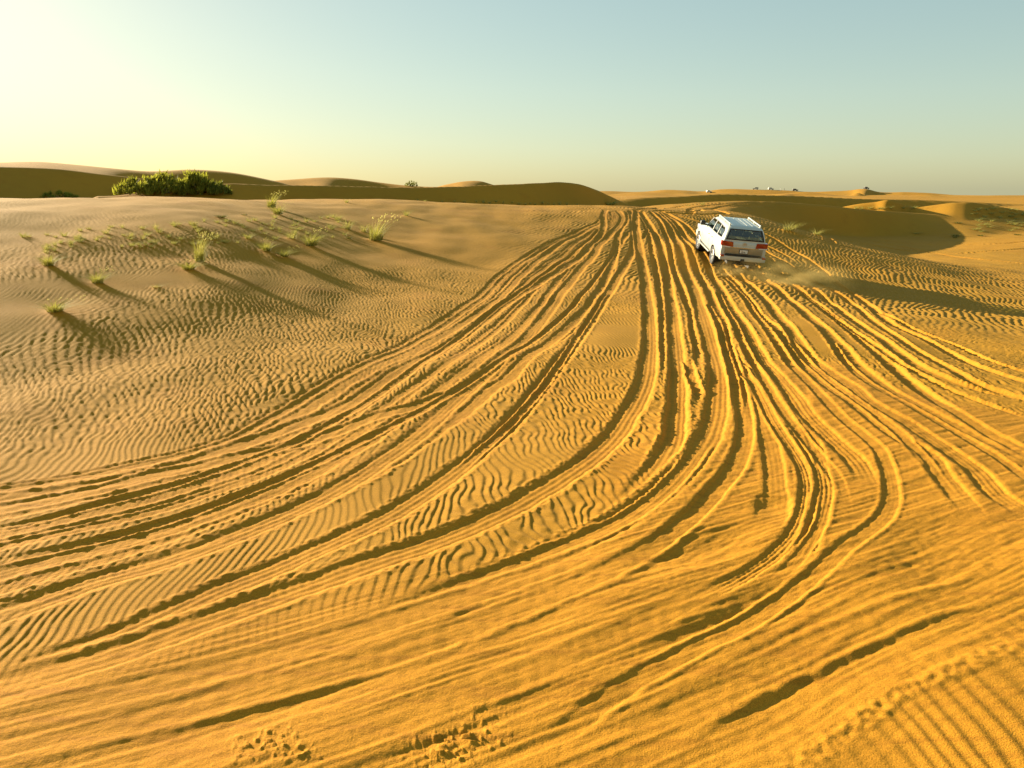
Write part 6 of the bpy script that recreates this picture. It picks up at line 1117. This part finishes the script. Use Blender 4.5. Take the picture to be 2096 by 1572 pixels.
# ---------------------------------------------------------------- the cars and people on the far skyline
def far_car(x, y, rz, white, label):
    bm = bmesh.new()
    prism(bm, [(-2.3, .45), (2.3, .45), (2.4, .8), (2.2, 1.1), (1.0, 1.2), (-2.35, 1.25)], 'y', -.93, .93, 0)
    prism(bm, [(-2.3, 1.25), (1.0, 1.2), (.3, 1.82), (-.4, 1.9), (-2.1, 1.88)], 'y', -.74, .74, 0)
    for s in (1, -1):
        prism(bm, [(-2.0, 1.33), (.65, 1.3), (.2, 1.73), (-1.9, 1.75)], 'y', s*.742, s*.752, 1)
        for ax in (1.45, -1.35): lathe(bm, [(s*.95, .02), (s*.95, .39), (s*.7, .39)], ax, .39, 14, 1)
    box(bm, -2.33, -2.26, -.62, .62, 1.35, 1.72, 0, 1); box(bm, .35, .6, -.6, .6, 1.3, 1.6, 0, 1)
    me = bm_mesh('parked_car', bm); me.materials.append(PAINT if white else DARKCAR); me.materials.append(BLACKP)
    o = bpy.data.objects.new('parked_car', me); C.objects.link(o); o.location = (x, y, ground_z(x, y) + .05); o.rotation_euler = (0, 0, rz)
    o['label'] = label; o['category'] = 'car'; return o
DARKCAR = simple('dark_paint', (.06, .055, .05), .35, coat=.4)
FARCARS = [
 (166.4, 680.0, .3, True, 'tiny white car on the distant dunes, farthest left of the far vehicles, below the skyline'),
 (206.5, 683.0, 2.8, True, 'tiny pale car leftmost of those standing on the far skyline'),
 (218.5, 680.0, .2, True, 'tiny white car with dark windows, second on the far skyline, left of two people'),
 (237.0, 674.0, .1, False, 'tiny dark car on the far skyline right of two standing people'),
 (288.0, 655.0, .4, False, 'tiny dark car on the far skyline on top of the orange rise at the right'),
]
PEOPLE = [
 (226.0, 678.5, 2.0, 'tiny standing figure in pale clothes on the far skyline, the left of two'),
 (229.0, 677.5, 2.4, 'tiny standing figure in dark clothes on the far skyline, the right of two'),
]
DUST = [
 (10.9, 30.6, 1.9, 3.4, .9, .25, .6, 'thin golden dust hanging over the tracks just behind the white car'),
 (8.9, 32.3, .8, 1.3, .5, .1, .9, 'small puff of sand dust behind the left rear wheel of the white car'),
]
for a in FARCARS: far_car(*a)
def standing_person(x, y, rz, label, cloth):
    """a small standing figure: one skinned body"""
    P = [(0, 0, .95), (0, 0, 1.2), (0, 0, 1.42), (0, 0, 1.52), (0, .02, 1.66), (0, .01, 1.76),
         (.10, 0, .90), (.11, .02, .48), (.12, 0, .07), (.12, .12, .04), (-.10, 0, .90), (-.12, .02, .48), (-.14, 0, .07), (-.14, .12, .04),
         (.19, 0, 1.40), (.25, -.02, 1.14), (.27, .05, .88), (-.19, 0, 1.40), (-.25, -.02, 1.14), (-.27, .05, .88)]
    E = [(0,1),(1,2),(2,3),(3,4),(4,5),(0,6),(6,7),(7,8),(8,9),(0,10),(10,11),(11,12),(12,13),(2,14),(14,15),(15,16),(2,17),(17,18),(18,19)]
    Rr = [.15, .14, .15, .055, .10, .07, .09, .065, .045, .04, .09, .065, .045, .04, .06, .045, .035, .06, .045, .035]
    me = bpy.data.meshes.new('person'); me.from_pydata(P, E, []); o = bpy.data.objects.new('person', me); C.objects.link(o)
    m = o.modifiers.new('skin', 'SKIN'); sv = me.skin_vertices[0].data if me.skin_vertices else None
    if sv is None:
        bm = bmesh.new(); bm.from_mesh(me); bm.verts.layers.skin.verify(); bm.to_mesh(me); bm.free(); sv = me.skin_vertices[0].data
    for i, r in enumerate(Rr): sv[i].radius = (r, r*.85)
    sv[0].use_root = True
    s = o.modifiers.new('sub', 'SUBSURF'); s.levels = 1; s.render_levels = 1
    dg = bpy.context.evaluated_depsgraph_get(); dg.update(); me2 = bpy.data.meshes.new_from_object(o.evaluated_get(dg)); o.modifiers.clear(); o.data = me2
    me2.materials.clear(); me2.materials.append(cloth); me2.materials.append(SKIN); me2.polygons.foreach_set('use_smooth', [True]*len(me2.polygons))
    for f in me2.polygons:
        if f.center.z > 1.5: f.material_index = 1
    o.location = (x, y, ground_z(x, y)); o.rotation_euler = (0, 0, rz); o['label'] = label; o['category'] = 'person'
SKIN = simple('skin', (.35, .2, .12), .6); CLOTHW = simple('white_cloth', (.75, .72, .65), .8); CLOTHD = simple('dark_cloth', (.05, .05, .06), .8)
for a in PEOPLE: standing_person(*a, CLOTHW if 'pale' in a[3] else CLOTHD)

# ---------------------------------------------------------------- dust thrown up behind the wheels
def dust(x, y, sx, sy, sz, rz, dens, label):
    bm = bmesh.new(); bmesh.ops.create_icosphere(bm, subdivisions=3, radius=1)
    me = bpy.data.meshes.new('dust_cloud'); bm.to_mesh(me); bm.free()
    o = bpy.data.objects.new('dust_cloud', me); C.objects.link(o)
    o.location = (x, y, ground_z(x, y) + sz*.45); o.scale = (sx, sy, sz); o.rotation_euler = (0, 0, rz)
    m = bpy.data.materials.new('dust'); m.use_nodes = True; t = m.node_tree; t.nodes.clear(); N = t.nodes; K = t.links.new
    out_ = N.new('ShaderNodeOutputMaterial'); v = N.new('ShaderNodeVolumePrincipled'); K(v.outputs[0], out_.inputs['Volume'])
    v.inputs['Color'].default_value = (.95, .66, .22, 1); v.inputs['Anisotropy'].default_value = .3
    tc = N.new('ShaderNodeTexCoord'); ln = N.new('ShaderNodeVectorMath'); ln.operation = 'LENGTH'; K(tc.outputs['Object'], ln.inputs[0])
    f = N.new('ShaderNodeMapRange'); f.inputs[1].default_value = 1; f.inputs[2].default_value = .2; K(ln.outputs['Value'], f.inputs[0])
    n = N.new('ShaderNodeTexNoise'); n.inputs['Scale'].default_value = 2.4; n.inputs['Detail'].default_value = 5; K(tc.outputs['Object'], n.inputs['Vector'])
    g = N.new('ShaderNodeMapRange'); g.inputs[1].default_value = .42; g.inputs[2].default_value = .75; g.inputs[4].default_value = dens; K(n.outputs[0], g.inputs[0])
    mu = N.new('ShaderNodeMath'); mu.operation = 'MULTIPLY'; K(f.outputs[0], mu.inputs[0]); K(g.outputs[0], mu.inputs[1]); K(mu.outputs[0], v.inputs['Density'])
    me.materials.append(m); o['kind'] = 'stuff'; o['label'] = label; o['category'] = 'dust'
for a in DUST: dust(*a)
